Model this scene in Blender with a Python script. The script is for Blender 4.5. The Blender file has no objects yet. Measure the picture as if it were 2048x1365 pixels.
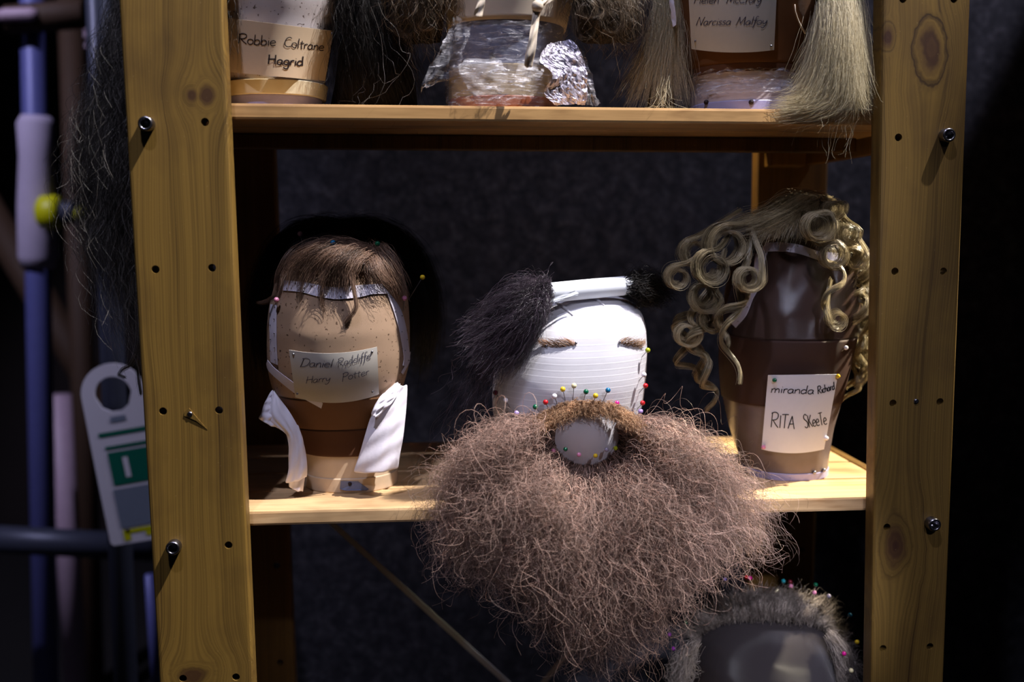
import bpy, bmesh, math, random
import numpy as np
from mathutils import Vector, Matrix
from mathutils.bvhtree import BVHTree

S = bpy.context.scene
COL = S.collection
rng = np.random.default_rng(7)
random.seed(7)

# ------------------------------------------------------------------ camera
F = 1991.1
PITCH, YAW = math.radians(6.43), math.radians(5.0)
CAM = np.array([-0.0962, -1.1, 0.320])
cam = bpy.data.cameras.new('camera')
cam.lens = 35.0; cam.sensor_width = 36.0; cam.sensor_fit = 'HORIZONTAL'
cam.clip_start = 0.02; cam.clip_end = 50
cam.dof.use_dof = True; cam.dof.focus_distance = 1.16; cam.dof.aperture_fstop = 2.3
camo = bpy.data.objects.new('camera', cam); COL.objects.link(camo)
camo.location = CAM; camo.rotation_euler = (math.pi/2 - PITCH, 0, -YAW)
S.camera = camo

# ------------------------------------------------------------------ light and exposure
S.view_settings.view_transform = 'Standard'; S.view_settings.look = 'None'
S.view_settings.gamma = 1.0; S.view_settings.use_curve_mapping = False
S.view_settings.exposure = 0.0
W = bpy.data.worlds.new('world'); S.world = W; W.use_nodes = True
bg = W.node_tree.nodes['Background']
bg.inputs[0].default_value = (0.55, 0.62, 1.0, 1); bg.inputs[1].default_value = 0.006

def spot(name, loc, target, power, color, size, blend=0.25, radius=0.03):
    l = bpy.data.lights.new(name, 'SPOT'); l.energy = power; l.color = color
    l.spot_size = math.radians(size); l.spot_blend = blend; l.shadow_soft_size = radius
    o = bpy.data.objects.new(name, l); COL.objects.link(o); o.location = loc
    o.rotation_euler = (Vector(target) - Vector(loc)).to_track_quat('-Z', 'Y').to_euler()
    return o
# ceiling track spots of the exhibition, and one added fill
spot('track_spot_key', (2.26, -1.02, 5.17), (-0.05, -0.05, 0.38), 3100, (1.0, 0.955, 0.94), 12.0, 0.45, 0.03)
spot('track_spot_front', (-0.48, -1.3, 2.9), (0.10, 0.05, 0.1), 150, (0.72, 0.74, 1.0), 30, 0.6, 0.05)
spot('track_spot_low', (0.55, -2.1, 1.5), (0.24, 0.0, -0.04), 62, (0.80, 0.80, 1.0), 22, 0.7, 0.03)
spot('fill_spot_lower', (0.28, -1.8, 1.05), (0.32, 0.12, -0.19), 130, (0.86, 0.86, 1.0), 8.5, 0.6, 0.02)  # added fill to brighten the grey block, no known lamp
spot('track_spot_side', (1.55, 0.30, 1.25), (0.44, 0.17, 0.16), 520, (1.0, 0.89, 0.66), 17, 0.5, 0.03)
spot('track_spot_behind', (-0.5, 0.62, 0.9), (0.36, 0.40, 0.35), 45, (1.0, 0.72, 0.32), 24, 0.6, 0.03)
spot('track_spot_wall', (1.9, 0.25, 2.4), (0.45, 0.85, 0.88), 170, (0.82, 0.80, 1.0), 36, 0.2, 0.02)
spot('track_spot_scaffold', (-1.9, -0.2, 2.4), (-1.15, 1.5, 0.25), 200, (0.72, 0.70, 1.0), 50, 0.6, 0.05)

# ------------------------------------------------------------------ pixel -> world
_p, _y = PITCH, YAW
FWD = np.array([math.sin(_y)*math.cos(_p), math.cos(_y)*math.cos(_p), -math.sin(_p)])
RGT = np.array([math.cos(_y), -math.sin(_y), 0.0]); UPV = np.cross(RGT, FWD)
def ray(px, py):
    px = np.asarray(px, float)[..., None]; py = np.asarray(py, float)[..., None]
    return FWD + RGT*(px-1024.0)/F - UPV*(py-682.5)/F
def P(px, py, Y):
    d = ray(px, py); t = (np.asarray(Y, float) - CAM[1]) / d[..., 1]
    return CAM + d*t[..., None]
def PZ(px, py, Z):
    d = ray(px, py); t = (np.asarray(Z, float) - CAM[2]) / d[..., 2]
    return CAM + d*t[..., None]
def project(p):
    d = np.asarray(p, float) - CAM
    w = d @ FWD
    return np.stack([1024 + F*(d @ RGT)/w, 682.5 - F*(d @ UPV)/w], -1)

# ------------------------------------------------------------------ object helpers
def link(o, parent=None):
    COL.objects.link(o)
    if parent is not None:
        o.parent = parent
        o.matrix_parent_inverse = Matrix.Translation(-Vector(parent.location))
    return o
def thing(name, label, cat, loc=(0, 0, 0), group=None):
    o = bpy.data.objects.new(name, None); COL.objects.link(o)
    o.location = loc; o.empty_display_size = 0.02
    return tag(o, label, cat, group)
def tag(o, label, cat, group=None):
    o['label'] = label; o['category'] = cat
    if group: o['group'] = group
    return o
def setmat(me, m):
    if m is None: return
    for k in (m if isinstance(m, (list, tuple)) else [m]): me.materials.append(k)
def mesh(name, verts, faces, m, parent=None, smooth=True):
    me = bpy.data.meshes.new(name)
    me.from_pydata([tuple(v) for v in verts], [], [tuple(f) for f in faces])
    me.update(); setmat(me, m)
    if smooth: me.polygons.foreach_set('use_smooth', [True]*len(me.polygons))
    return link(bpy.data.objects.new(name, me), parent)
def bmobj(name, bm, m, parent=None, smooth=False, loc=None):
    bmesh.ops.recalc_face_normals(bm, faces=bm.faces)
    me = bpy.data.meshes.new(name); bm.to_mesh(me); bm.free(); setmat(me, m)
    if smooth: me.polygons.foreach_set('use_smooth', [True]*len(me.polygons))
    return link(bpy.data.objects.new(name, me), parent)
def prism8(bm, c, bevel=0.0, seg=2):
    """box from 8 corners: bottom ring of 4 then top ring of 4"""
    vs = [bm.verts.new(tuple(p)) for p in c]
    fs = [(0,1,2,3), (7,6,5,4), (0,4,5,1), (1,5,6,2), (2,6,7,3), (3,7,4,0)]
    faces = [bm.faces.new([vs[i] for i in f]) for f in fs]
    if bevel:
        es = set(e for f in faces for e in f.edges)
        bmesh.ops.bevel(bm, geom=list(es), offset=bevel, segments=seg, profile=0.6, affect='EDGES')
def box(bm, x0, x1, y0, y1, z0, z1, bevel=0.0, lean=0.0, seg=2):
    L = lambda z: -lean*z
    prism8(bm, [(x0+L(z0), y0, z0), (x1+L(z0), y0, z0), (x1+L(z0), y1, z0), (x0+L(z0), y1, z0),
                (x0+L(z1), y0, z1), (x1+L(z1), y0, z1), (x1+L(z1), y1, z1), (x0+L(z1), y1, z1)], bevel, seg)
def tube_bm(bm, pts, r, sides=12, cap=True):
    pts = [Vector(p) for p in pts]; rings = []
    for i, p in enumerate(pts):
        t = (pts[min(i+1, len(pts)-1)] - pts[max(i-1, 0)]).normalized()
        a = t.orthogonal().normalized() if i == 0 else (a_prev - t*a_prev.dot(t)).normalized()
        a_prev = a; b = t.cross(a); rr = r[i] if isinstance(r, (list, tuple)) else r
        rings.append([bm.verts.new(p + (a*math.cos(k*2*math.pi/sides) + b*math.sin(k*2*math.pi/sides))*rr) for k in range(sides)])
    for A, B in zip(rings, rings[1:]):
        for k in range(sides):
            bm.faces.new((A[k], A[(k+1) % sides], B[(k+1) % sides], B[k]))
    if cap:
        bm.faces.new(rings[0][::-1]); bm.faces.new(rings[-1])
def lathe_bm(bm, prof, origin, axis, sides=20):
    """prof: (radius, height along axis)"""
    axis = Vector(axis).normalized(); a = axis.orthogonal().normalized(); b = axis.cross(a); o = Vector(origin)
    rings = []
    for r, h in prof:
        rings.append([bm.verts.new(o + axis*h + (a*math.cos(k*2*math.pi/sides) + b*math.sin(k*2*math.pi/sides))*max(r, 1e-5)) for k in range(sides)])
    for A, B in zip(rings, rings[1:]):
        for k in range(sides): bm.faces.new((A[k], A[(k+1) % sides], B[(k+1) % sides], B[k]))
    bm.faces.new(rings[0][::-1]); bm.faces.new(rings[-1])

# ------------------------------------------------------------------ node helper
def srgb(r, g, b):
    f = lambda c: (c/255/12.92) if c/255 <= 0.04045 else ((c/255+0.055)/1.055)**2.4
    return (f(r), f(g), f(b), 1.0)
class NT:
    def __init__(s, name):
        s.m = bpy.data.materials.new(name); s.m.use_nodes = True
        s.t = s.m.node_tree; s.bsdf = s.t.nodes['Principled BSDF']; s.out = s.t.nodes['Material Output']
        s.bsdf.inputs['Specular IOR Level'].default_value = 0.4
    def n(s, typ, **kw):
        x = s.t.nodes.new(typ)
        for k, v in kw.items(): setattr(x, k, v)
        return x
    def put(s, sock, v):
        if isinstance(v, bpy.types.NodeSocket): s.t.links.new(v, sock)
        elif v is not None:
            if hasattr(sock, 'default_value'):
                try: sock.default_value = v
                except Exception: sock.default_value = (v, v, v)
    def math(s, op, a, b=None, c=None):
        x = s.n('ShaderNodeMath', operation=op); s.put(x.inputs[0], a)
        if b is not None: s.put(x.inputs[1], b)
        if c is not None: s.put(x.inputs[2], c)
        return x.outputs[0]
    def vec(s, x, y, z):
        c = s.n('ShaderNodeCombineXYZ'); s.put(c.inputs[0], x); s.put(c.inputs[1], y); s.put(c.inputs[2], z); return c.outputs[0]
    def coord(s, scale=None):
        o = s.n('ShaderNodeTexCoord').outputs['Object']
        if scale is None: return o
        v = s.n('ShaderNodeVectorMath', operation='MULTIPLY'); s.t.links.new(o, v.inputs[0]); v.inputs[1].default_value = scale
        return v.outputs[0]
    def sep(s, v):
        x = s.n('ShaderNodeSeparateXYZ'); s.put(x.inputs[0], v); return x.outputs
    def noise(s, v, scale=1.0, detail=3.0, rough=0.55, dist=0.0):
        x = s.n('ShaderNodeTexNoise'); s.put(x.inputs['Vector'], v); x.inputs['Scale'].default_value = scale
        x.inputs['Detail'].default_value = detail; x.inputs['Roughness'].default_value = rough; x.inputs['Distortion'].default_value = dist
        return x.outputs['Fac']
    def ramp(s, f, stops, interp='LINEAR'):
        x = s.n('ShaderNodeValToRGB'); s.put(x.inputs[0], f); e = x.color_ramp; e.interpolation = interp
        while len(e.elements) < len(stops): e.elements.new(0.5)
        for k, (p, c) in enumerate(stops):
            e.elements[k].position = p
            e.elements[k].color = c if hasattr(c, '__len__') else (c, c, c, 1)
        return x.outputs[0]
    def mix(s, f, a, b, mode='MIX'):
        x = s.n('ShaderNodeMix', data_type='RGBA', blend_type=mode)
        s.put(x.inputs[0], f); s.put(x.inputs[6], a); s.put(x.inputs[7], b); return x.outputs[2]
    def bump(s, h, strength=0.3, dist=0.001):
        x = s.n('ShaderNodeBump'); x.inputs['Strength'].default_value = strength; x.inputs['Distance'].default_value = dist
        s.put(x.inputs['Height'], h); s.t.links.new(x.outputs[0], s.bsdf.inputs['Normal'])
    def set(s, **kw):
        for k, v in kw.items(): s.put(s.bsdf.inputs[k.replace('_', ' ')], v)
        return s

def wood(name, along='z', knots=(), light=(128, 99, 44), dark=(56, 38, 15), seed=0.0, rough=0.5):
    """pine: streaks along one axis; knots = (x, z, rx, rz) push the grain aside and carry rings"""
    N = NT(name); c = N.sep(N.coord())
    if along == 'z': u, w, a = c[0], c[1], c[2]
    else: u, w, a = c[1], c[2], c[0]
    u = N.math('ADD', u, N.math('MULTIPLY', N.math('SUBTRACT', N.noise(N.vec(N.math('MULTIPLY', u, 5), seed, N.math('MULTIPLY', a, 2.2)), 1, 2), 0.5), 0.035))
    ring = None; core = None
    for (kx, kz, rx, rz) in knots:
        dx = N.math('DIVIDE', N.math('SUBTRACT', c[0], kx), rx); dz = N.math('DIVIDE', N.math('SUBTRACT', c[2], kz), rz)
        jit = N.math('MULTIPLY', N.math('SUBTRACT', N.noise(N.coord((34, 34, 26)), 1, 3), 0.5), 1.0)
        d = N.math('ADD', N.math('SQRT', N.math('ADD', N.math('MULTIPLY', dx, dx), N.math('MULTIPLY', dz, dz))), jit)
        g = N.math('POWER', 2.718, N.math('MULTIPLY', N.math('MULTIPLY', d, d), -0.22))
        u = N.math('SUBTRACT', u, N.math('MULTIPLY', N.math('MULTIPLY', dx, rx), N.math('MULTIPLY', g, 0.85)))
        inside = N.math('SMOOTH_MIN', 1.0, N.math('MAXIMUM', N.math('MULTIPLY', N.math('SUBTRACT', 1.25, d), 4.0), 0.0), 0.05)
        rr = N.noise(N.vec(N.math('MULTIPLY', d, 3.0), kx*50, kz*50), 1, 2, 0.6)
        ring = (inside, rr) if ring is None else (N.math('MAXIMUM', ring[0], inside), N.math('ADD', N.math('MULTIPLY', rr, inside), N.math('MULTIPLY', ring[1], N.math('SUBTRACT', 1.0, inside))))
        k = N.math('MINIMUM', N.math('MAXIMUM', N.math('MULTIPLY', N.math('SUBTRACT', 0.75, d), 2.5), 0.0), 1.0)
        core = k if core is None else N.math('MAXIMUM', core, k)
    broad = N.noise(N.vec(N.math('MULTIPLY', u, 55), N.math('ADD', N.math('MULTIPLY', w, 30), seed), N.math('MULTIPLY', a, 0.9)), 1, 3, 0.6)
    fine = N.noise(N.vec(N.math('MULTIPLY', u, 330), N.math('ADD', N.math('MULTIPLY', w, 90), seed), N.math('MULTIPLY', a, 3.0)), 1, 3, 0.65)
    lines = N.math('MULTIPLY', N.math('ADD', N.math('SINE', N.math('ADD', N.math('MULTIPLY', u, 2100), N.math('MULTIPLY', broad, 30))), 1.0), 0.5)
    mid_ = N.noise(N.vec(N.math('MULTIPLY', u, 150), N.math('ADD', N.math('MULTIPLY', w, 60), seed), N.math('MULTIPLY', a, 1.6)), 1, 3, 0.6)
    f = N.math('ADD', N.math('ADD', N.math('MULTIPLY', broad, 0.36), N.math('MULTIPLY', mid_, 0.30)), N.math('ADD', N.math('MULTIPLY', fine, 0.34), N.math('MULTIPLY', lines, 0.09)))
    if ring is not None:
        f = N.math('ADD', N.math('MULTIPLY', f, N.math('SUBTRACT', 1.0, ring[0])), N.math('MULTIPLY', N.math('MULTIPLY', ring[1], 1.05), ring[0]))
    L = srgb(*light); D = srgb(*dark); M = tuple((L[i]*0.62 + D[i]*0.38) for i in range(3)) + (1,)
    col = N.ramp(f, [(0.34, D), (0.47, M), (0.62, L)])
    blot = N.noise(N.coord((9, 9, 5) if along == 'z' else (5, 9, 9)), 1, 4, 0.6)
    col = N.mix(N.math('MULTIPLY', N.math('MAXIMUM', N.math('SUBTRACT', blot, 0.5), 0.0), 2.6), col, srgb(60, 40, 24))
    if core is not None: col = N.mix(N.math('MULTIPLY', core, 0.8), col, srgb(58, 32, 24))
    speck = N.noise(N.coord((420, 420, 420)), 1, 1)
    col = N.mix(N.math('MULTIPLY', N.math('GREATER_THAN', speck, 0.74), 0.2), col, srgb(190, 160, 110))
    N.set(Base_Color=col, Roughness=rough); N.bump(N.math('ADD', f, N.math('MULTIPLY', fine, 0.5)), 0.25, 0.0006)
    return N.m

def cloth(name, base, weave=900.0, spots=0.0, spotcol=(70, 45, 25), stain=None, rough=0.85, bump=0.35, band=None):
    N = NT(name); o = N.coord(); c = N.sep(o)
    th = N.math('ARCTAN2', c[0], c[1])
    wv = N.math('MULTIPLY', N.math('SINE', N.math('MULTIPLY', c[2], weave*8)), N.math('SINE', N.math('MULTIPLY', c[0], weave*8)))
    col = srgb(*base)
    nz = N.noise(o, 22, 4)
    col = N.mix(N.math('MULTIPLY', nz, 0.5), col, tuple(x*0.62 for x in col[:3]) + (1,))
    col = N.mix(N.math('MULTIPLY', N.math('ADD', wv, 1.0), 0.10), col, tuple(x*0.5 for x in srgb(*base)[:3]) + (1,))
    if stain: col = N.mix(N.ramp(N.noise(o, 9, 3), [(0.5, 0.0), (0.62, 0.75)]), col, srgb(*stain))
    if spots:
        s = N.noise(o, 240, 2, 0.5)
        col = N.mix(N.ramp(s, [(0.70-spots, 0.0), (0.73-spots, 0.85)]), col, srgb(*spotcol))
    if band:
        bw = N.math('SINE', N.math('MULTIPLY', N.math('ADD', c[2], N.math('MULTIPLY', N.noise(o, 6, 1), 0.012)), band))
        col = N.mix(N.math('MULTIPLY', N.math('POWER', N.math('ABSOLUTE', bw), 24.0), 0.35), col, (0.93, 0.92, 0.95, 1))
        h = N.math('ADD', N.math('MULTIPLY', wv, 0.4), N.math('MULTIPLY', N.math('POWER', N.math('ABSOLUTE', bw), 24.0), 1.0))
    else: h = wv
    N.set(Base_Color=col, Roughness=rough); N.bump(h, bump, 0.0006)
    return N.m
def plain(name, base, rough=0.5, metal=0.0, var=0.15, scale=40, bump=0.0, spec=0.4, **kw):
    N = NT(name); col = srgb(*base); nz = N.noise(N.coord(), scale, 4)
    N.set(Base_Color=N.mix(N.math('MULTIPLY', nz, var*2), col, tuple(x*0.45 for x in col[:3]) + (1,)), Roughness=rough, Metallic=metal)
    N.bsdf.inputs['Specular IOR Level'].default_value = spec
    for k, v in kw.items(): N.put(N.bsdf.inputs[k.replace('_', ' ')], v)
    if bump: N.bump(nz, bump, 0.001)
    return N.m
def hairmat(name, c0, c1, rough=0.38, spec=0.5, tip=None, trans=0.25):
    N = NT(name); a = N.n('ShaderNodeAttribute', attribute_name='strand')
    s = N.n('ShaderNodeSeparateColor'); N.t.links.new(a.outputs['Color'], s.inputs[0])
    col = N.mix(s.outputs[0], srgb(*c0), srgb(*c1))
    if tip: col = N.mix(N.math('MULTIPLY', s.outputs[1], 0.8), col, srgb(*tip))
    N.set(Base_Color=col, Roughness=rough); N.bsdf.inputs['Specular IOR Level'].default_value = spec
    tr = N.n('ShaderNodeBsdfTranslucent'); N.put(tr.inputs[0], col)
    mx = N.n('ShaderNodeMixShader'); mx.inputs[0].default_value = trans
    N.t.links.new(N.bsdf.outputs[0], mx.inputs[1]); N.t.links.new(tr.outputs[0], mx.inputs[2]); N.t.links.new(mx.outputs[0], N.out.inputs[0])
    return N.m
def filmmat(name):
    N = NT(name); o = N.coord()
    n1 = N.noise(N.coord((34, 34, 210)), 1, 5, 0.65, 1.4); n2 = N.noise(N.coord((190, 190, 260)), 1, 3, 0.6, 0.8)
    N.set(Base_Color=(0.86, 0.84, 0.92, 1), Roughness=0.16); N.bsdf.inputs['Specular IOR Level'].default_value = 0.9
    N.bump(N.math('ADD', n1, N.math('MULTIPLY', n2, 0.4)), 0.7, 0.003)
    tr = N.n('ShaderNodeBsdfTransparent'); mx = N.n('ShaderNodeMixShader')
    N.t.links.new(N.ramp(n1, [(0.40, 0.08), (0.55, 0.18), (0.68, 0.70)]), mx.inputs[0])
    N.t.links.new(tr.outputs[0], mx.inputs[1]); N.t.links.new(N.bsdf.outputs[0], mx.inputs[2]); N.t.links.new(mx.outputs[0], N.out.inputs[0])
    return N.m

# ------------------------------------------------------------------ hair machinery
def resample(poly, K):
    """Catmull-Rom through poly (M,3) -> (K,3) evenly along its length"""
    p = np.asarray(poly, float)
    if len(p) == 2: p = np.array([p[0], (p[0]+p[1])/2, p[1]])
    q = np.vstack([2*p[0]-p[1], p, 2*p[-1]-p[-2]]); out = []
    for i in range(len(p)-1):
        a, b, c, d = q[i:i+4]; t = np.linspace(0, 1, 14, endpoint=False)[:, None]
        out.append(0.5*((2*b)+(-a+c)*t+(2*a-5*b+4*c-d)*t**2+(-a+3*b-3*c+d)*t**3))
    out = np.vstack(out+[p[-1:]])
    s = np.concatenate([[0], np.cumsum(np.linalg.norm(np.diff(out, axis=0), axis=1))])
    u = np.linspace(0, s[-1], K)
    return np.stack([np.interp(u, s, out[:, k]) for k in range(out.shape[1])], 1)
def guide(pts):
    a = np.asarray(pts, float); return P(a[:, 0], a[:, 1], a[:, 2])
def frames(G):
    T = np.gradient(G, axis=1); T /= np.linalg.norm(T, axis=2, keepdims=True)+1e-9
    ref = np.array([0.23, 0.93, 0.28]); U = np.cross(T, ref); U /= np.linalg.norm(U, axis=2, keepdims=True)+1e-9
    return T, U, np.cross(T, U)
def wavy(G, amp, turns, nclump, jit=0.25, power=0.8, noise=0.0, tri=True):
    """curl strands G (N,K,3) helically; strands of one clump share phase"""
    N, K, _ = G.shape; T, U, V = frames(G); t = np.linspace(0, 1, K)[None, :]
    cl = rng.integers(0, nclump, N)
    ph = rng.uniform(0, 6.28, nclump)[cl] + rng.normal(0, jit*3, N)
    tn = (turns[0] + (turns[1]-turns[0])*rng.random(nclump))[cl]*(1+rng.normal(0, jit*0.3, N))
    am = (amp[0] + (amp[1]-amp[0])*rng.random(nclump))[cl]*(1+rng.normal(0, jit, N))
    sg = np.where(rng.random(nclump) < 0.5, -1, 1)[cl]
    e = np.clip(t*3, 0, 1)**power
    a = 2*np.pi*tn[:, None]*t + ph[:, None]
    off = (np.cos(a)-np.cos(ph)[:, None])[..., None]*U + (np.sin(a)-np.sin(ph)[:, None])[..., None]*V*sg[:, None, None]
    G = G + off*(am[:, None]*e)[..., None]
    if noise:
        for fr in (1.5, 3.1, 5.7):
            pz = rng.uniform(0, 6.28, (N, 3)); am2 = rng.normal(0, noise/fr*1.6, (N, 3))
            w = np.sin(2*np.pi*fr*t[..., None]*rng.uniform(0.7, 1.3, (N, 1, 1)) + pz[:, None, :]) - np.sin(pz[:, None, :])
            G = G + w*am2[:, None, :]*e[..., None]
    return G
def sheet(guides, n, K=18, thick=0.006, spread=0.0, cut=(0.75, 1.0), ends=None):
    """strands interpolated between neighbouring guides"""
    R = np.stack([resample(guide(g), 48) for g in guides]); M = len(R)
    s = rng.uniform(0, M-1, n); i = np.minimum(s.astype(int), M-2); f = (s-i)[:, None, None]
    f = f*f*(3-2*f)*0.5 + f*0.5
    G = R[i]*(1-f)+R[i+1]*f
    c = rng.uniform(cut[0], cut[1], n); s0 = np.zeros(n) if ends is None else rng.uniform(ends[0], ends[1], n)
    u = s0[:, None] + np.linspace(0, 1, K)[None, :]*(c-s0)[:, None]
    x = u*47; k = np.minimum(x.astype(int), 46); w = (x-k)[..., None]
    idx = np.arange(n)[:, None]
    G = G[idx, k]*(1-w)+G[idx, k+1]*w
    o = rng.normal(0, thick, (n, 1, 3)); sp = rng.normal(0, 1, (n, 1, 3))*spread
    return G + o + sp*(np.linspace(0, 1, K)[None, :, None]**1.5)
def lock(poly3, n, K, r0, r1, band=None):
    """bundle of strands about one guide; world points"""
    g = resample(poly3, K); t = np.linspace(0, 1, K)[None, :, None]
    o = rng.normal(0, 1, (n, 1, 3))
    r = r0*(1-t)+r1*t
    return g[None]+o*r
def strands_mesh(name, groups, m, parent=None, rad=0.0003, extra=None, sides=3, net=None):  # net: material of the dark shade core
    """groups: list of (N,K,3) arrays -> ONE mesh of thin tapering tubes"""
    V, Fq, C = [], [], []; base = 0
    for G in groups:
        rr = rad
        if isinstance(G, tuple): G, rr = G
        G = np.asarray(G, float); N, K, _ = G.shape
        T, U, W_ = frames(G)
        r = rr*(0.75+0.5*rng.random((N, 1)))*np.linspace(1.0, 0.45, K)[None, :]
        ring = []
        for k in range(sides):
            a = 2*np.pi*k/sides
            ring.append(G+(U*math.cos(a)+W_*math.sin(a))*r[..., None])
        vv = np.stack(ring, 2).reshape(-1, 3)
        q_ = G[:, K//3]
        st = np.clip(0.45+0.22*np.sin(q_@np.array([230., 120., 130.])+1)+0.24*np.sin(q_@np.array([-150., 100., 250.]))+rng.normal(0, .24, N), 0, 1)
        cc = np.zeros((N, K, sides, 4), np.float32); cc[..., 0] = st[:, None, None]; cc[..., 1] = np.linspace(0, 1, K)[None, :, None]; cc[..., 3] = 1
        i = (np.arange(N)*K*sides)[:, None, None]+(np.arange(K-1)*sides)[None, :, None]
        k0 = np.arange(sides)[None, None, :]; k1 = (k0+1) % sides
        q = np.stack([i+k0, i+k1, i+sides+k1, i+sides+k0], -1).reshape(-1, 4)+base
        V.append(vv); Fq.append(q); C.append(cc.reshape(-1, 4)); base += len(vv)
    for (ev, eq) in extra or ():
        mesh('shade_core', np.asarray(ev, float), np.asarray(eq), net or M['net'], parent)  # inner mass coloured dark for the shade between strands
    V = np.vstack(V).astype(np.float32); Q = np.vstack(Fq).astype(np.int32); C = np.vstack(C)
    me = bpy.data.meshes.new(name)
    me.vertices.add(len(V)); me.vertices.foreach_set('co', V.ravel())
    me.loops.add(len(Q)*4); me.loops.foreach_set('vertex_index', Q.ravel())
    me.polygons.add(len(Q)); me.polygons.foreach_set('loop_start', np.arange(len(Q), dtype=np.int32)*4)
    me.polygons.foreach_set('use_smooth', np.ones(len(Q), bool))
    me.update(calc_edges=True)
    at = me.color_attributes.new('strand', 'FLOAT_COLOR', 'POINT'); at.data.foreach_set('color', C.ravel())
    setmat(me, m)
    return link(bpy.data.objects.new(name, me), parent)
def blob(rows, n=24, lump=0.0):
    """closed lumpy volume from rows (px y, xl, xr, Y centre, depth half m): inner mass of a wig"""
    V, Q = [], []
    for j, (py, xl, xr, Y, dh) in enumerate(rows):
        a = P(xl, py, Y); b = P(xr, py, Y); c = (a+b)/2; hw = np.linalg.norm(b-a)/2
        for k in range(n):
            an = 2*math.pi*k/n; j2 = 1+lump*(rng.random()-0.5)
            V.append(c+np.array([math.cos(an)*hw*j2, math.sin(an)*dh*j2, (rng.random()-0.5)*lump*0.01]))
    for j in range(len(rows)-1):
        for k in range(n): Q.append((j*n+k, j*n+(k+1) % n, (j+1)*n+(k+1) % n, (j+1)*n+k))
    for e, s in ((0, 1), (len(rows)-1, -1)):
        V.append(np.mean(V[e*n:(e+1)*n], axis=0)); ci = len(V)-1
        for k in range(0, n, 2): Q.append((ci, e*n+(k+2) % n, e*n+k+1, e*n+k) if s > 0 else (ci, e*n+k, e*n+k+1, e*n+(k+2) % n))
    return np.array(V), np.array(Q)

# ------------------------------------------------------------------ heads
class Head:
    """upright head block measured in pixel rows (y, xl, xr) at depth Yc; z0 = what it stands on"""
    def __init__(s, rows, Yc, z0, kd=1.12, ex=2.25, kn=1.0, fw=0.0):
        a = np.array(rows, float); L = P(a[:, 0]*0+a[:, 1], a[:, 0], Yc); R = P(a[:, 2], a[:, 0], Yc)
        z = (L[:, 2]+R[:, 2])/2; c = (L[:, 0]+R[:, 0])/2; h = (R[:, 0]-L[:, 0])/2
        o = np.argsort(z); z, c, h = z[o], c[o], h[o]
        if z[0] > z0: z = np.r_[z0, z]; c = np.r_[c[0], c]; h = np.r_[h[0], h]
        s.z0, s.z1 = z0, z[-1]+h[-1]*0.10
        zz = np.linspace(z0, z[-1], 160); cc = np.interp(zz, z, c); hh = np.interp(zz, z, h)
        ker = np.hanning(13); ker /= ker.sum()
        pad = lambda q: np.convolve(np.r_[[q[0]]*6, q, [q[-1]]*6], ker, 'valid')
        s.z, s.c, s.h = zz, pad(cc), np.where(np.arange(160) > 150, hh, pad(hh))
        s.Yc, s.kd, s.ex, s.kn, s.fw = Yc, kd, ex, kn, fw
        hm = s.h.max()
        s.bvh = BVHTree.FromPolygons(*[list(map(tuple, q)) for q in s.surf(z0, s.z[-1], 0, 60)])
    def ring(s, z, off, n=72):
        c = np.interp(z, s.z, s.c); h = np.interp(z, s.z, s.h)+off
        f = np.clip((z-s.z0)/(s.z[-1]-s.z0), 0, 1); kd = s.kn+(s.kd-s.kn)*np.clip((f-0.2)/0.35, 0, 1)
        t = np.arange(n)*2*np.pi/n; e = 2/s.ex
        x = np.sign(np.cos(t))*np.abs(np.cos(t))**e*h; y = np.sign(np.sin(t))*np.abs(np.sin(t))**e*h*kd
        return np.stack([c+x, s.Yc-s.fw*np.clip((f-0.25)/0.4, 0, 1)+y, np.full(n, z)], 1)
    def surf(s, za, zb, off=0.0, nz=40, cap_top=True, cap_bot=True, n=72):
        zs = np.linspace(za, zb, nz)
        if zb > s.z[-1]-1e-6: zs = za+(zb-za)*(1-(1-np.linspace(0, 1, nz))**1.7)
        V = np.vstack([s.ring(z, off, n) for z in zs]); Fc = []
        for j in range(nz-1):
            for k in range(n): Fc.append((j*n+k, j*n+(k+1) % n, (j+1)*n+(k+1) % n, (j+1)*n+k))
        V = list(V)
        if cap_bot: Fc.append(tuple(range(n))[::-1])
        if cap_top:
            b = (nz-1)*n; c = np.mean(V[b:b+n], axis=0); top = c+np.array([0, 0, (abs(V[b][0]-c[0]))*0.12]); V.append(top)
            for k in range(n): Fc.append((b+k, b+(k+1) % n, len(V)-1))
        return V, Fc
    def hit(s, px, py):
        d = ray(px, py); h = s.bvh.ray_cast(Vector(CAM), Vector(d).normalized())
        return h
    def on(s, px, py, off=0.0, fallback=None):
        l, nrm, i, dd = s.hit(px, py)
        if l is None:
            return np.array(P(px, py, s.Yc if fallback is None else fallback))
        if off: l = l + nrm*off
        return np.array(l)
    def part(s, name, za, zb, m, parent, off=0.0, nz=40, **kw):
        V, Fc = s.surf(za, zb, off, nz, **kw); return mesh(name, V, Fc, m, parent)
    def zat(s, px, py): return float(s.on(px, py)[2])

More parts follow.
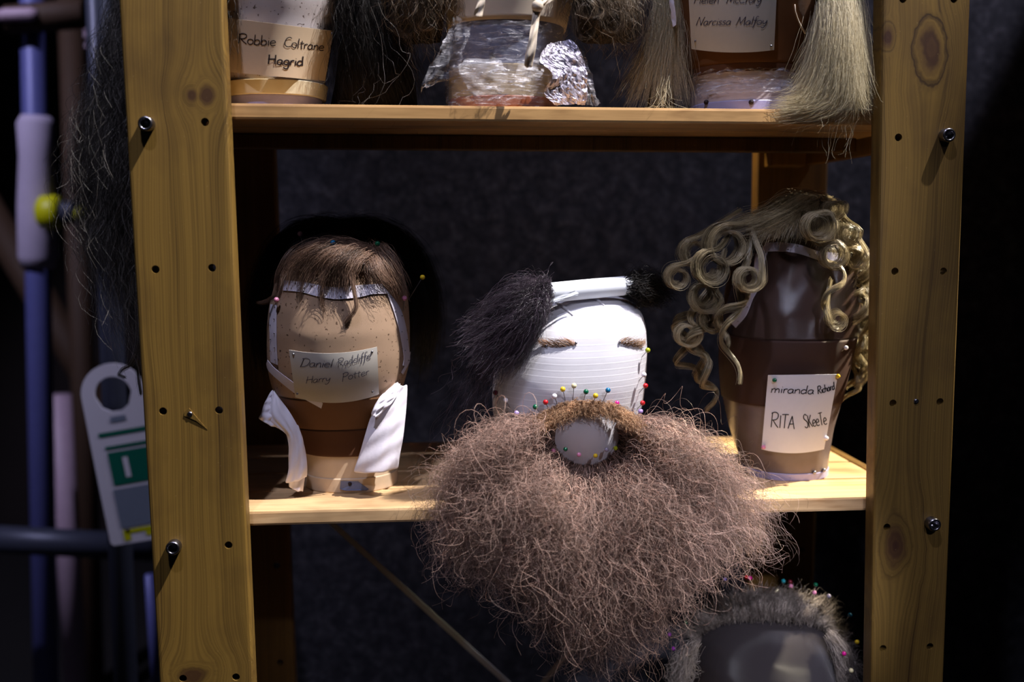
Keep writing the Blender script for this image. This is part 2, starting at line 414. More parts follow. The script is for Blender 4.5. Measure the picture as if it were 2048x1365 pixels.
def strip(name, head, top, bot, m, parent, off=0.0012, n=26, dots=0, dotm=None, thick=0.0006):
    """flat tape pinned on a head: top and bottom edge polylines in pixels"""
    T = resample(np.c_[np.array(top, float), np.zeros(len(top))], n)[:, :2]; B = resample(np.c_[np.array(bot, float), np.zeros(len(bot))], n)[:, :2]
    m_ = 5; V = []; Fc = []
    for i in range(n):
        for j in range(m_):
            q = T[i]+(B[i]-T[i])*j/(m_-1); V.append(head.on(q[0], q[1], off))
    V = np.array(V).reshape(n, m_, 3)
    for i in range(n):      # where the ray passes the silhouette, keep the depth of the neighbour
        for j in range(m_):
            if head.hit(*(T[i]+(B[i]-T[i])*j/(m_-1)))[0] is None:
                ok = [k for k in range(m_) if head.hit(*(T[i]+(B[i]-T[i])*k/(m_-1)))[0] is not None]
                yy = V[i, ok[int(np.argmin([abs(k-j) for k in ok]))], 1]+0.004 if ok else head.Yc-0.01
                q = T[i]+(B[i]-T[i])*j/(m_-1); V[i, j] = P(q[0], q[1], yy)
    V = V.reshape(-1, 3)
    for i in range(n-1):
        for j in range(m_-1): Fc.append((i*m_+j, i*m_+j+1, (i+1)*m_+j+1, (i+1)*m_+j))
    o = mesh(name, V, Fc, m, parent)
    sm = o.modifiers.new('thick', 'SOLIDIFY'); sm.thickness = thick; sm.offset = 0; es = o.modifiers.new('crisp', 'EDGE_SPLIT'); es.split_angle = 0.7
    if dots:
        for k in range(dots):
            i = int((k+0.5)/dots*(n-1)); f = 0.22 if k % 2 else 0.78
            q = T[i]+(B[i]-T[i])*f; p = head.on(q[0], q[1], off+0.0012)
            bm = bmesh.new(); bmesh.ops.create_uvsphere(bm, u_segments=8, v_segments=6, radius=0.0008, matrix=Matrix.Translation(Vector(p)))
            bmobj('steel_pin', bm, dotm, o, True)
    return o

def card(name, corners, head, m, parent, off=0.003, sag=(0, 0), n=(20, 10), Ycap=None, curl=0.0):
    """paper card: pixel corners TL TR BR BL, bent to the head behind it"""
    C = np.array(corners, float); nu, nv = n; px = np.zeros((nv, nu, 2))
    for j in range(nv):
        v = j/(nv-1)
        for i in range(nu):
            u = i/(nu-1); q = (C[0]*(1-u)+C[1]*u)*(1-v)+(C[3]*(1-u)+C[2]*u)*v
            q[1] += 4*u*(1-u)*(sag[0]*(1-v)+sag[1]*v); px[j, i] = q
    A, Bv, hits = [], [], []
    for j in range(nv):
        for i in range(nu):
            l = head.hit(*px[j, i])[0]
            if l is not None:
                u, v = i/(nu-1), j/(nv-1); A.append([1, u, u*u, v, v*v]); Bv.append(l[1]); hits.append((j, i, l[1]))
    co = np.linalg.lstsq(np.array(A), np.array(Bv), rcond=None)[0]
    Yf = lambda u, v: co @ np.array([1, u, u*u, v, v*v])
    gap = max(Yf(i/(nu-1), j/(nv-1))-y for j, i, y in hits if 0.03 < i/(nu-1) < 0.97)
    V, Fc = [], []
    for j in range(nv):
        for i in range(nu):
            u, v = i/(nu-1), j/(nv-1); Y = Yf(u, v)-max(gap, 0)-off
            if curl: Y -= curl*max(0, (0.12-u)/0.12)*max(0, (0.16-v)/0.16)
            V.append(P(px[j, i, 0], px[j, i, 1], Y))
    for j in range(nv-1):
        for i in range(nu-1): Fc.append((j*nu+i, (j+1)*nu+i, (j+1)*nu+i+1, j*nu+i+1))
    o = mesh(name, V, Fc, m, parent)
    bv = BVHTree.FromPolygons([tuple(v) for v in V], Fc)
    sm = o.modifiers.new('thick', 'SOLIDIFY'); sm.thickness = 0.0005; sm.offset = 0; es = o.modifiers.new('crisp', 'EDGE_SPLIT'); es.split_angle = 0.7
    return o, bv

# handwriting: single-stroke letters, x-height 5, capitals 10
GL = {
 'R': (6.5, ['0.5,0 0.6,5 0.7,10', '0,9.2 2.5,10.2 5,9.4 5.4,7.2 4,5.4 1,4.8', '1.6,4.9 3.6,2.4 6,0']),
 'o': (4.6, ['2,5 0.4,4.2 0.2,1.8 1.6,0 3.4,0.4 4.1,2.6 3.4,4.6 2,5']),
 'b': (4.8, ['0.4,10 0.4,5 0.4,0', '0.4,2.8 1.6,4.8 3.4,4.6 4.2,2.4 3.2,0.2 1.4,0 0.4,1']),
 'i': (1.8, ['0.8,5 0.8,2.5 0.9,0', '0.8,7 0.95,7.3']),
 'e': (4.6, ['0.4,2.4 2.4,2.7 4,3.2 3.4,4.8 1.8,5 0.4,3.4 0.5,1.2 2,0 4.2,0.7']),
 'C': (6.2, ['5.4,9.2 3.6,10.2 1.4,8.6 0.3,5 0.8,1.6 2.8,0 5.6,0.9']),
 'l': (1.9, ['0.7,10 0.7,5 0.9,0']),
 't': (3.6, ['1.6,8 1.5,4 1.8,0.2 2.6,0', '0,5.4 1.8,5.5 3.4,5.6']),
 'r': (3.2, ['0.5,5 0.6,2.5 0.6,0', '0.6,3 1.5,4.8 3,4.8']),
 'a': (4.8, ['3.8,4.4 2,5 0.4,3.4 0.5,1 1.8,0 3.2,1 3.8,4.6', '3.8,4.6 3.8,1.6 4.4,0']),
 'n': (4.4, ['0.4,5 0.5,2.5 0.5,0', '0.5,2.8 1.8,4.8 3.2,4.6 3.6,2.5 3.7,0']),
 'm': (6.6, ['0.4,5 0.5,2.5 0.5,0', '0.5,3 1.6,4.9 2.8,4.4 3,2.2 3,0', '3,3 4.2,4.9 5.4,4.4 5.7,2 5.8,0']),
 'H': (6.4, ['0.6,10 0.7,5 0.6,0', '5.2,10 5.2,5 5.4,0', '0,5 3,5.3 5.8,5.4']),
 'g': (4.6, ['3.7,4.4 2,5 0.4,3.4 0.6,1.2 2,0.4 3.4,1.8 3.8,4.6', '3.8,4.6 3.9,0 3.4,-3.4 1.6,-4 0.2,-2.6']),
 'd': (4.8, ['3.7,4 2,5 0.4,3.2 0.6,0.8 2,0 3.6,1.6', '3.8,10 3.8,5 4,0']),
 'D': (6.8, ['1,10 0.9,5 0.6,0', '0,9.4 3,10.2 5.8,8 6,4 4,0.8 0.4,0']),
 'c': (4.0, ['3.6,4.4 2,5 0.5,3.4 0.5,1.4 2,0 3.8,0.8']),
 'f': (3.2, ['3.4,9 2.4,10.2 1.4,8.6 1.4,4 1.2,-1 0.6,-3.4', '0,5 1.6,5.1 3.2,5.2']),
 'y': (4.4, ['0.4,5 0.8,2 2,1 3.4,2.6 3.9,5', '3.9,5 3.7,0 2.8,-3.2 1.2,-3.8 0.2,-2.6']),
 'P': (5.8, ['0.8,10 0.7,5 0.5,-1', '0,9 2.6,10.2 5,9 5,6.6 3,5 0.8,5']),
 'M': (8.2, ['0.2,0 1,5 1.6,10', '1.6,10 2.8,5 3.6,2', '3.6,2 5.2,6 6.6,10', '6.6,10 6.8,5 7.4,0']),
 'N': (6.8, ['0.6,0 0.8,5 1.2,10', '1.2,10 3,5 5,0', '5,0 5.4,5 6,10']),
 's': (3.6, ['3,4.6 1.6,5 0.5,4 1.6,2.8 3,1.6 2.2,0.1 0.2,0.5']),
 'S': (5.4, ['4.8,8.8 3,10.2 0.8,8.8 1,6.6 3.2,5.2 4.8,3.2 3.8,0.6 1.8,0 0.2,1.2']),
 'K': (5.4, ['0.6,9 0.6,4.5 0.5,0', '4.6,9 2.6,6.4 0.8,4.2', '1.4,4.8 3,2.4 5,0']),
 'T': (5.2, ['2.6,9 2.5,4.5 2.5,0', '0,9 2.6,9.2 5.2,9.3']),
 'A': (5.8, ['0.2,0 1.4,4 2.8,8.6', '2.8,8.6 4,4 5.2,0', '1,3 2.8,3.2 4.6,3.4']),
 'I': (2.0, ['0.9,8.4 0.9,4 0.9,0']),
 'h': (4.6, ['0.4,10 0.5,5 0.5,0', '0.5,2.8 1.8,4.8 3.2,4.6 3.6,2.5 3.8,0']),
 'u': (4.4, ['0.4,5 0.5,2 1.6,0.2 3,1 3.7,5', '3.7,5 3.7,2 4.2,0']),
 ' ': (3.5, []),
}
def writing(name, lines, bv, m, parent, w=1.6, off=0.00065):
    """lines: (text, x0, y0, x1, y1, cap height px, slant): ink ribbons lying on the card"""
    V, Fc = [], []
    for (txt, x0, y0, x1, y1, cap, slant) in lines:
        tot = sum(GL[c][0] for c in txt); d = np.array([x1-x0, y1-y0], float); L = np.linalg.norm(d); ex = d/L; ey = np.array([ex[1], -ex[0]])
        k = L/tot; pen = 0.0
        for c in txt:
            gw, st = GL[c]
            for sk in st:
                g = np.array([[float(q) for q in p.split(',')] for p in sk.split()])
                g = resample(np.c_[g, np.zeros(len(g))], 18 if len(g) > 2 else 6)[:, :2]
                q = np.array([x0, y0])[None]+ex[None]*((pen+g[:, :1])*k+g[:, 1:]*slant*cap/10)+ey[None]*(g[:, 1:]*cap/10)
                t = np.gradient(q, axis=0); t /= np.linalg.norm(t, axis=1, keepdims=True)+1e-9
                nn = np.stack([-t[:, 1], t[:, 0]], 1); b = len(V); good = True; vs = []
                for p_, n_ in zip(q, nn):
                    for sg in (-1, 1):
                        pp = p_+n_*sg*w/2; h = bv.ray_cast(Vector(CAM), Vector(ray(pp[0], pp[1])).normalized())
                        if h[0] is None: good = False; break
                        vs.append(np.array(h[0])-np.array(ray(pp[0], pp[1]))*off)
                    if not good: break
                nvalid = len(vs)//2
                if nvalid < 2: continue
                V += vs[:nvalid*2]
                for i in range(nvalid-1): Fc.append((b+2*i, b+2*i+1, b+2*i+3, b+2*i+2))
            pen += gw
    return mesh(name, V, Fc, m, parent, False)

# ------------------------------------------------------------------ materials
M = {}
LEAN = 0.0155
def zpx(px, py, Y=0.0): return P(px, py, Y)
kl1, kl2, kl3 = P(383, 190, 0), P(415, 190, 0), P(385, 1352, 0)
kr0, kr1, kr2, kr3 = P(1776, 76, 0), P(1862, 98, 0), P(1790, 1092, 0), P(1850, 1010, 0)
M['post_l'] = wood('pine_post', 'z', [(kl1[0], kl1[2], .010, .012), (kl2[0], kl2[2], .014, .018), (kl3[0], kl3[2], .024, .016)], seed=3.1)
M['post_r'] = wood('pine_post_knotty', 'z', [(kr0[0], kr0[2], .011, .018), (kr1[0], kr1[2], .020, .040), (kr2[0], kr2[2], .019, .038)], seed=8.4, light=(114, 88, 40))
M['post_b'] = wood('pine_back_post', 'z', [], seed=5.0, light=(112, 82, 36))
M['slat'] = wood('pine_slat', 'x', [], light=(226, 188, 140), dark=(160, 114, 68), seed=1.0, rough=0.45)
M['slat2'] = wood('pine_slat_old', 'x', [], light=(206, 162, 106), dark=(120, 80, 42), seed=6.0, rough=0.45)
M['steel'] = plain('steel', (150, 148, 156), 0.28, 1.0, 0.2)
M['dull'] = plain('galvanised_strap', (176, 176, 180), 0.6, 0.0, 0.2)
M['canvas'] = cloth('canvas_beige', (190, 158, 130), 900, 0.045, stain=None)
M['canvas_pale'] = cloth('canvas_pale', (214, 204, 206), 900, 0.05, stain=(178, 142, 92))
M['stock'] = cloth('stocking_tan', (124, 84, 50), 1100, 0.0, rough=0.8)
M['stock_d'] = cloth('stocking_brown', (92, 54, 28), 1100, 0.0, rough=0.8)
M['stock_rust'] = cloth('stocking_rust', (112, 70, 30), 1100, 0.0, rough=0.85)
M['white'] = cloth('white_stockinette', (226, 224, 230), 1300, 0.0, rough=0.9, bump=0.28, band=430)
M['greycloth'] = cloth('grey_gauze', (240, 236, 244), 1300, 0.0)
M['brownhead'] = cloth('brown_head_cloth', (74, 57, 52), 1000, 0.0, rough=0.15, bump=0.3)
M['brown_d'] = cloth('brown_band', (64, 36, 26), 1000, 0.0, rough=0.6)
M['greyhead'] = cloth('grey_head_cloth', (66, 61, 64), 1000, 0.0, rough=0.25, bump=0.5)
M['cream'] = plain('cream_tape', (214, 188, 158), 0.45, 0, 0.2, 60, 0.2)
M['creamcloth'] = cloth('cream_cloth', (232, 216, 196), 900, 0.0)
M['yellow'] = cloth('yellowed_cloth', (234, 222, 188), 800, 0.0, stain=(190, 158, 84))
M['lilac'] = plain('lilac_plastic', (168, 164, 206), 0.3, 0, 0.2, 80, 0.3)
M['taped'] = plain('mauve_tape', (120, 106, 106), 0.25, 0, 0.3, 60, 0.3)
M['neckpale'] = plain('pale_mauve_cloth', (196, 182, 188), 0.5, 0, 0.25, 60)
M['bluefilm'] = plain('blue_grey_cloth', (116, 122, 150), 0.4, 0, 0.3, 120, 0.2)
M['tan'] = cloth('tan_cloth', (170, 150, 112), 900, 0.0)
M['orange'] = plain('orange_brown_base', (150, 76, 34), 0.4, 0, 0.3, 60)
M['tape'] = plain('white_tape', (228, 222, 238), 0.6, 0, 0.1, 200)
M['tissue'] = plain('white_tissue', (236, 230, 240), 0.85, 0, 0.06, 300, 0.15)
M['paper_c'] = plain('cream_card', (214, 192, 164), 0.8, 0, 0.06, 200)
M['paper_w'] = plain('white_card', (216, 210, 200), 0.8, 0, 0.05, 200)
M['paper_b'] = plain('white_label', (226, 228, 240), 0.7, 0, 0.05, 200)
M['ink'] = plain('ink', (34, 20, 24), 0.6, 0, 0.0)
M['pen'] = plain('ballpoint', (66, 62, 84), 0.6, 0, 0.0)
M['marker'] = plain('marker', (18, 26, 40), 0.5, 0, 0.0)
M['film'] = filmmat('cling_film')
M['foil'] = plain('crinkled_foil', (206, 200, 220), 0.3, 0.45, 0.3, 260, 1.0)
M['roll'] = plain('paper_roll', (232, 236, 242), 0.8, 0, 0.06, 120)
M['net'] = plain('dark_shade_core', (30, 22, 18), 0.8, 0, 0.1)  # dark colours standing in for shade deep inside the hair
M['core_brown'] = plain('brown_shade_core', (62, 46, 32), 0.8, 0, 0.1)
M['beard'] = hairmat('auburn_grey_beard_hair', (66, 44, 36), (248, 212, 194), 0.40, 0.5, trans=.35)
M['tash'] = hairmat('golden_brown_hair', (140, 104, 76), (240, 198, 156), 0.42, 0.4, trans=.35)
M['greyhair'] = hairmat('dark_grey_hair', (22, 20, 20), (150, 142, 136), 0.4, 0.5)
M['black'] = hairmat('black_shade_hair', (8, 6, 6), (32, 26, 24), 0.45, 0.25)
M['plum'] = hairmat('plum_black_hair', (12, 9, 13), (104, 88, 102), 0.3, 0.8)
M['brownhair'] = hairmat('brown_hair', (66, 48, 40), (198, 162, 138), 0.34, 0.5)
M['curly'] = hairmat('mousy_curls', (50, 42, 34), (150, 128, 106), 0.34, 0.5)
M['blond'] = hairmat('pale_blond_hair', (196, 180, 142), (255, 246, 220), 0.32, 0.5, trans=.35)
M['gold'] = hairmat('golden_blond_curls', (116, 102, 74), (226, 208, 168), 0.27, 0.7)
M['ashhair'] = hairmat('ash_grey_hair', (110, 98, 92), (230, 216, 206), 0.36, 0.5, trans=.35)
N_ = NT('navy_felt_wall'); o_ = N_.coord()
f_ = N_.math('ADD', N_.math('MULTIPLY', N_.noise(o_, 34, 5, 0.7), 0.7), N_.math('MULTIPLY', N_.noise(o_, 130, 3, 0.7), 0.3))
N_.set(Base_Color=N_.ramp(f_, [(0.38, srgb(30, 30, 38)), (0.5, srgb(48, 48, 56)), (0.64, srgb(78, 76, 84))]), Roughness=0.95); N_.bump(f_, 0.7, 0.003); M['wall'] = N_.m
M['farwall'] = plain('dark_far_wall', (40, 32, 30), 0.9, 0, 0.4, 6)
M['floor'] = plain('dark_floor', (34, 32, 32), 0.7, 0, 0.3, 5)
M['bluepole'] = plain('blue_grey_pole', (96, 100, 160), 0.45, 0.1, 0.2)
M['darkpole'] = plain('dark_steel_pole', (70, 74, 90), 0.45, 0.3, 0.2)
M['pinkpole'] = plain('pale_pink_pole', (196, 170, 188), 0.5, 0, 0.2)
M['wrap'] = plain('pale_wrap', (192, 180, 204), 0.7, 0, 0.15)
M['lemon'] = plain('yellow_plastic', (206, 206, 20), 0.4, 0, 0.05)
M['tagwhite'] = plain('white_plastic', (226, 224, 236), 0.5, 0, 0.05)
M['green'] = plain('green_print', (0, 104, 84), 0.5, 0, 0.05)
M['greyprint'] = plain('grey_print', (128, 140, 160), 0.5, 0, 0.2, 200)
M['rustbar'] = plain('brown_timber', (70, 50, 34), 0.7, 0, 0.2)
PIN = {'white': (236, 232, 236), 'cream': (226, 214, 170), 'yellow': (222, 186, 40), 'green': (10, 92, 62), 'red': (190, 26, 34),
       'dark red': (96, 20, 34), 'blue': (20, 104, 150), 'magenta': (196, 24, 128), 'violet': (86, 84, 190), 'lilac': (176, 150, 214),
       'pink': (222, 140, 176), 'teal': (30, 130, 140), 'purple': (140, 40, 160), 'grey': (150, 140, 160), 'lime': (160, 170, 30)}
PM = {k: plain(k.replace(' ', '_')+'_bead', v, 0.18, 0, 0.0, spec=0.7) for k, v in PIN.items()}

# ------------------------------------------------------------------ setting
def struct(name, bm, m):
    o = bmobj(name, bm, m); o['kind'] = 'structure'; return o
wx = P(400, 700, 0.85)[0]
b = bmesh.new(); box(b, wx, 3.2, 0.85, 0.95, -1.1, 3.4); struct('wall_back', b, M['wall'])
b = bmesh.new(); box(b, -4.5, 3.2, 3.4, 3.5, -1.1, 3.4); struct('wall_far', b, M['farwall'])
b = bmesh.new(); box(b, -4.5, 3.2, -3.2, 3.5, -1.2, -1.1); struct('floor', b, M['floor'])

# ------------------------------------------------------------------ shelving unit
unit = thing('shelving_unit', 'open pine shelving unit with drilled uprights and slatted shelves holding wig heads', 'shelf', (0.06, 0.2, -1.1))
ZT, ZM, ZB = 0.456, 0.0, -0.456
def post(edgeL, edgeR, Y0, Y1, m, holes=(), bolts=(), nails=()):
    """edge lines ((x,y),(x,y)) in pixels measured on the front face"""
    def ends(e):
        a = P(e[0][0], e[0][1], Y0); c = P(e[1][0], e[1][1], Y0); s = (c[0]-a[0])/(c[2]-a[2])
        return a[0]+s*(-1.1-a[2]), a[0]+s*(1.05-a[2])
    l0, l1 = ends(edgeL); r0, r1 = ends(edgeR)
    bm = bmesh.new()
    prism8(bm, [(l0, Y0, -1.1), (r0, Y0, -1.1), (r0, Y1, -1.1), (l0, Y1, -1.1), (l1, Y0, 1.05), (r1, Y0, 1.05), (r1, Y1, 1.05), (l1, Y1, 1.05)], 0.0045, 3)
    o = bmobj('post', bm, m, unit)
    if holes:
        cb = bmesh.new()
        for h in holes:
            p = P(h[0], h[1], Y0); r = h[2] if len(h) > 2 else 0.0043
            bmesh.ops.create_cone(cb, cap_ends=True, segments=20, radius1=r, radius2=r, depth=0.05, matrix=Matrix.Translation(Vector(p)+Vector((0, 0.005, 0))) @ Matrix.Rotation(math.pi/2, 4, 'X'))
        me = bpy.data.meshes.new('cutter'); cb.to_mesh(me); cb.free(); co = bpy.data.objects.new('cutter', me); COL.objects.link(co)
        md = o.modifiers.new('holes', 'BOOLEAN'); md.object = co; md.operation = 'DIFFERENCE'; md.solver = 'EXACT'
        bpy.context.view_layer.update(); dg = bpy.context.evaluated_depsgraph_get()
        new = bpy.data.meshes.new_from_object(o.evaluated_get(dg)); o.modifiers.clear(); old = o.data; o.data = new; new.name = 'post'
        bpy.data.objects.remove(co); bpy.data.meshes.remove(old); bpy.data.meshes.remove(me)
    for (bx, by) in bolts:
        p = P(bx, by, Y0-0.010); c = Vector((p[0], Y0, p[2]))
        bm = bmesh.new(); lathe_bm(bm, [(0.0080, 0.012), (0.0080, -0.001), (0.0078, -0.009), (0.0070, -0.0105), (0.0052, -0.0105), (0.0048, -0.0095), (0.0046, -0.001), (0.0, -0.001)], c, (0, 1, 0), 24)
        bo = bmobj('bolt', bm, M['steel'], o, True)
    for (nx, ny) in nails:
        p = P(nx, ny, Y0); bm = bmesh.new(); lathe_bm(bm, [(0.003, 0.003), (0.003, -0.0012), (0.0014, -0.0016), (0.0, -0.001)], p, (0, 1, 0), 14)
        bmobj('nail', bm, M['steel'], o, True)
    return o
PL = post(((237, 0), (318, 1365)), ((446, 0), (507, 1365)), 0.0, 0.026, M['post_l'],
     [(410, 244), (311, 539), (424, 536), (326, 823), (438, 821), (457, 1091), (472, 1355), (366, 1358), (291, 258, .0042)],
     [(290, 247), (345, 1098)], [(380, 829)])
PR = post(((1765, 0), (1743, 1365)), ((1942, 0), (1888, 1365)), 0.0, 0.026, M['post_r'],
     [(1797, 275), (1790, 543), (1887, 543), (1786, 807), (1880, 804), (1774, 1055), (1766, 1298), (1860, 1294), (1806, -2), (1908, -2)],
     [(1899, 270), (1870, 1051)], [(1832, 803)])
# splintered wood round the nail on the front post
b = bmesh.new(); q = [P(370, 823, -.0008), P(378, 817, -.0012), P(392, 834, -.0012), P(415, 860, -.0003), P(392, 842, -.0010), P(368, 832, -.0008)]
vs = [b.verts.new(tuple(p)) for p in q]+[b.verts.new((p[0], 0.001, p[2])) for p in q]
b.faces.new(vs[:6]); [b.faces.new((vs[i], vs[(i+1) % 6], vs[6+(i+1) % 6], vs[6+i])) for i in range(6)]
so = bmobj('splinter', b, M['post_l'], PL)
YB = 0.385
post(((430, 0), (463, 1365)), ((538, 0), (590, 1365)), YB, YB+0.026, M['post_b'], [(553, 1132, .005), (560, 1326, .005)])
post(((1521, 0), (1494, 1365)), ((1668, 0), (1622, 1365)), YB, YB+0.026, M['post_b'], [(1556, 322, .005), (1604, 1100, .004)])
XL, XR = -0.385, 0.488
for zi, (zt, sm) in enumerate(((2*ZT, M['slat2']), (ZT, M['slat2']), (ZM, M['slat']), (ZB, M['slat2']))):  # topmost shelf is unseen, added to block the key spot
    sh = bpy.data.objects.new('shelf', None); link(sh, unit)  # the first one is the added unseen shelf
    sh.location = (0.06, 0.2, zt); sh.matrix_parent_inverse = Matrix.Translation(-Vector(unit.location))
    ox = -LEAN*zt
    for k in range(4):
        y0 = 0.027 + k*0.0905
        b = bmesh.new(); box(b, XL+ox, XR+ox, y0, y0+0.086, zt-0.0175, zt, 0.003)
        s = bmobj('slat', b, sm, sh)
    for (x0, x1) in ((XL-0.013, XL), (XR, XR+0.013)):
        b = bmesh.new(); box(b, x0+ox, x1+ox, 0.0275, YB-0.0005, zt-0.040, zt+0.001, 0.002); bmobj('rung', b, M['post_b'], sh)
    b = bmesh.new(); box(b, XL+ox+0.012, XR+ox-0.012, 0.18, 0.205, zt-0.036, zt-0.0178, 0.002); bmobj('batten', b, M['post_b'], sh)
for zt in (ZT,):
    a = P(1536, 300, 0.37); c = P(1604, 334, 0.37)
    b = bmesh.new(); box(b, a[0], c[0], 0.355, YB-0.0005, c[2], zt-0.0178, 0.002); cl = bmobj('cleat', b, M['post_b'], unit)
def strap(p0, p1, Y):
    a, c = P(*p0, Y), P(*p1, Y); d = c-a; a = a-d*0.25; c = c+d*0.35
    n = np.array([-(d[2]), 0, d[0]]); n = n/np.linalg.norm(n)*0.0042
    b = bmesh.new()
    vs = [b.verts.new(tuple(p)) for p in (a-n, c-n, c+n, a+n)]+[b.verts.new(tuple(p+np.array([0, .0015, 0]))) for p in (a-n, c-n, c+n, a+n)]
    for f in ((0,1,2,3), (7,6,5,4), (0,4,5,1), (1,5,6,2), (2,6,7,3), (3,7,4,0)): b.faces.new([vs[i] for i in f])
    bmobj('cross_brace', b, M['dull'], unit)
strap((672, 1055), (1012, 1365), YB+0.028)
strap((1235, 1190), (1088, 1365), YB+0.031)

# ------------------------------------------------------------------ head blocks
BLK = 'wig head blocks on the shelves'
# freckled beige block, left on the middle shelf
HA = Head([(482, 655, 735), (490, 625, 760), (505, 600, 782), (530, 575, 801), (565, 556, 813), (610, 545, 818), (650, 541, 820), (700, 540, 820), (735, 541, 817),
           (775, 550, 806), (820, 566, 786), (860, 592, 784), (895, 606, 792), (930, 611, 793), (985, 612, 795)], 0.155, ZM, 1.10, fw=0.018)
ha = thing('wig_block', 'freckled beige canvas wig block with brown stocking neck, left on the middle shelf', 'wig head', (float(HA.c[0]), HA.Yc, ZM), BLK)
z1, z2, z3, z4 = HA.zat(700, 800), HA.zat(700, 861), HA.zat(700, 914), HA.zat(700, 958)
HA.part('face', z1-0.01, HA.z[-1], M['canvas'], ha, 0, 60)
HA.part('stocking', z3, z1, M['stock'], ha, 0.0006, 30)
HA.part('stocking_band', z3, z2, M['stock_d'], ha, 0.0014, 16)
HA.part('neck', z4-0.002, z3+0.004, M['cream'], ha, 0.0, 16)
HA.part('neck_base', ZM, z4, M['cream'], ha, 0.0010, 12)
# torn blue-grey label at the foot of the block
c0 = [(682, 962), (716, 963), (737, 978), (733, 984), (706, 987), (690, 985), (680, 978)]
V = [HA.on(x, min(y, 980), 0.002) + np.array([0, -0.0004*max(0, y-980), 0]) for x, y in c0]
lb = mesh('torn_label', V, [tuple(range(len(V)))], M['bluefilm'], ha, False)
sm_ = lb.modifiers.new('t', 'SOLIDIFY'); sm_.thickness = 0.0006
p = HA.on(700, 967, 0.003); b = bmesh.new(); bmesh.ops.create_uvsphere(b, u_segments=10, v_segments=8, radius=0.0024, matrix=Matrix.Translation(Vector(p)) @ Matrix.Scale(0.5, 4, (0, 1, 0)))
bmobj('nail_hole', b, M['ink'], lb, True)

# white stockinette block with the beard
HB = Head([(588, 1128, 1204), (591, 1112, 1226), (597, 1092, 1248), (608, 1070, 1266), (625, 1047, 1279), (655, 1021, 1286), (700, 1000, 1287), (740, 989, 1285), (790, 985, 1280),
           (830, 987, 1273), (880, 1000, 1263), (930, 1022, 1250), (980, 1046, 1235), (1010, 1060, 1225)], 0.125, ZM, 1.15, 2.35)
hb = thing('wig_block', 'white knitted cloth covered head block wearing the huge brown beard, centre of the middle shelf', 'wig head', (float(HB.c[0]), HB.Yc, ZM), BLK)
zc = HB.zat(1165, 900)
HB.part('face', zc, HB.z[-1], M['white'], hb, 0, 70)
HB.part('neck', ZM, zc+0.002, M['greycloth'], hb, 0.0, 24)
# grey gauze showing in the gap of the beard
V, Fc = [], []
for j in range(9):
    for i in range(13):
        u, v = i/6-1, j/4-1; x = 1174+u*64*math.sqrt(max(0, 1-0.55*v*v)); y = 878+v*56; V.append(HB.on(x, y, 0.010-0.008*min(1, u*u+v*v)))
for j in range(8):
    for i in range(12): Fc.append((j*13+i, (j+1)*13+i, (j+1)*13+i+1, j*13+i+1))
mesh('gauze_patch', V, Fc, M['greycloth'], hb)
# folds gathered at the crown
for pts in ([(1112, 606), (1130, 618), (1146, 632)], [(1183, 598), (1196, 603), (1208, 612)]):
    b = bmesh.new(); tube_bm(b, [HB.on(x, y, 0.0008) for x, y in pts], [0.0014, 0.0022, 0.0008], 8); bmobj('cloth_fold', b, M['white'], hb, True)

# brown block, right on the middle shelf
HC = Head([(438, 1576, 1650), (444, 1558, 1664), (456, 1538, 1680), (480, 1515, 1695), (520, 1493, 1704), (570, 1475, 1708), (620, 1460, 1706), (690, 1448, 1692), (740, 1447, 1682), (790, 1450, 1672),
           (850, 1462, 1657), (900, 1478, 1650), (940, 1492, 1646), (985, 1500, 1645)], 0.160, ZM, 1.12)
hc = thing('wig_block', 'dark brown shiny wig block with taped hairline and white label, under blond curls', 'wig head', (float(HC.c[0]), HC.Yc, ZM), BLK)
z1, z2, z3, z4 = HC.zat(1560, 684), HC.zat(1515, 812), HC.zat(1560, 915), HC.zat(1560, 948)
HC.part('face', z1, HC.z[-1], M['brownhead'], hc, 0, 60)
HC.part('brown_band', z2, z1+0.001, M['brown_d'], hc, 0.0010, 30)
HC.part('neck', z4-0.003, z2+0.004, M['taped'], hc, 0.0, 30)
HC.part('neck_base', ZM, z4, M['lilac'], hc, 0.0014, 14)
for q in ((1627, 944), (1645, 940)):
    p = HC.on(*q, 0.002); b = bmesh.new(); bmesh.ops.create_uvsphere(b, u_segments=10, v_segments=8, radius=0.0026, matrix=Matrix.Translation(Vector(p)))
    bmobj('tack', b, M['steel'], hc, True)

# three blocks on the top shelf
HD = Head([(-230, 500, 620), (-222, 470, 650), (-200, 446, 680), (-150, 432, 697), (-60, 427, 692), (0, 429, 684), (25, 431, 679), (61, 437, 668), (161, 452, 650), (203, 461, 644), (250, 462, 642)], 0.125, ZT, 1.1)
hd = thing('wig_block', 'pale spotted canvas wig block wrapped by a lettered cream card, leftmost on the top shelf', 'wig head', (float(HD.c[0]), HD.Yc, ZT), BLK)
z1, z2 = HD.zat(550, 188), HD.zat(550, 158)
HD.part('face', z2-0.004, HD.z[-1], M['canvas_pale'], hd, 0, 60)
HD.part('yellowed_neck', z1, z2-0.0005, M['yellow'], hd, 0.0042, 20)
HD.part('neck_base', ZT, z1, M['lilac'], hd, 0.0, 8)
HE = Head([(-230, 950, 1090), (-222, 915, 1125), (-200, 893, 1150), (-150, 880, 1162), (-60, 884, 1153), (0, 893, 1141), (48, 897, 1130), (100, 899, 1118), (160, 899, 1112), (250, 897, 1112)], 0.125, ZT, 1.1)
he = thing('wig_block', 'cream capped wig block with film wrapped neck, middle of the top shelf', 'wig head', (float(HE.c[0]), HE.Yc, ZT), BLK)
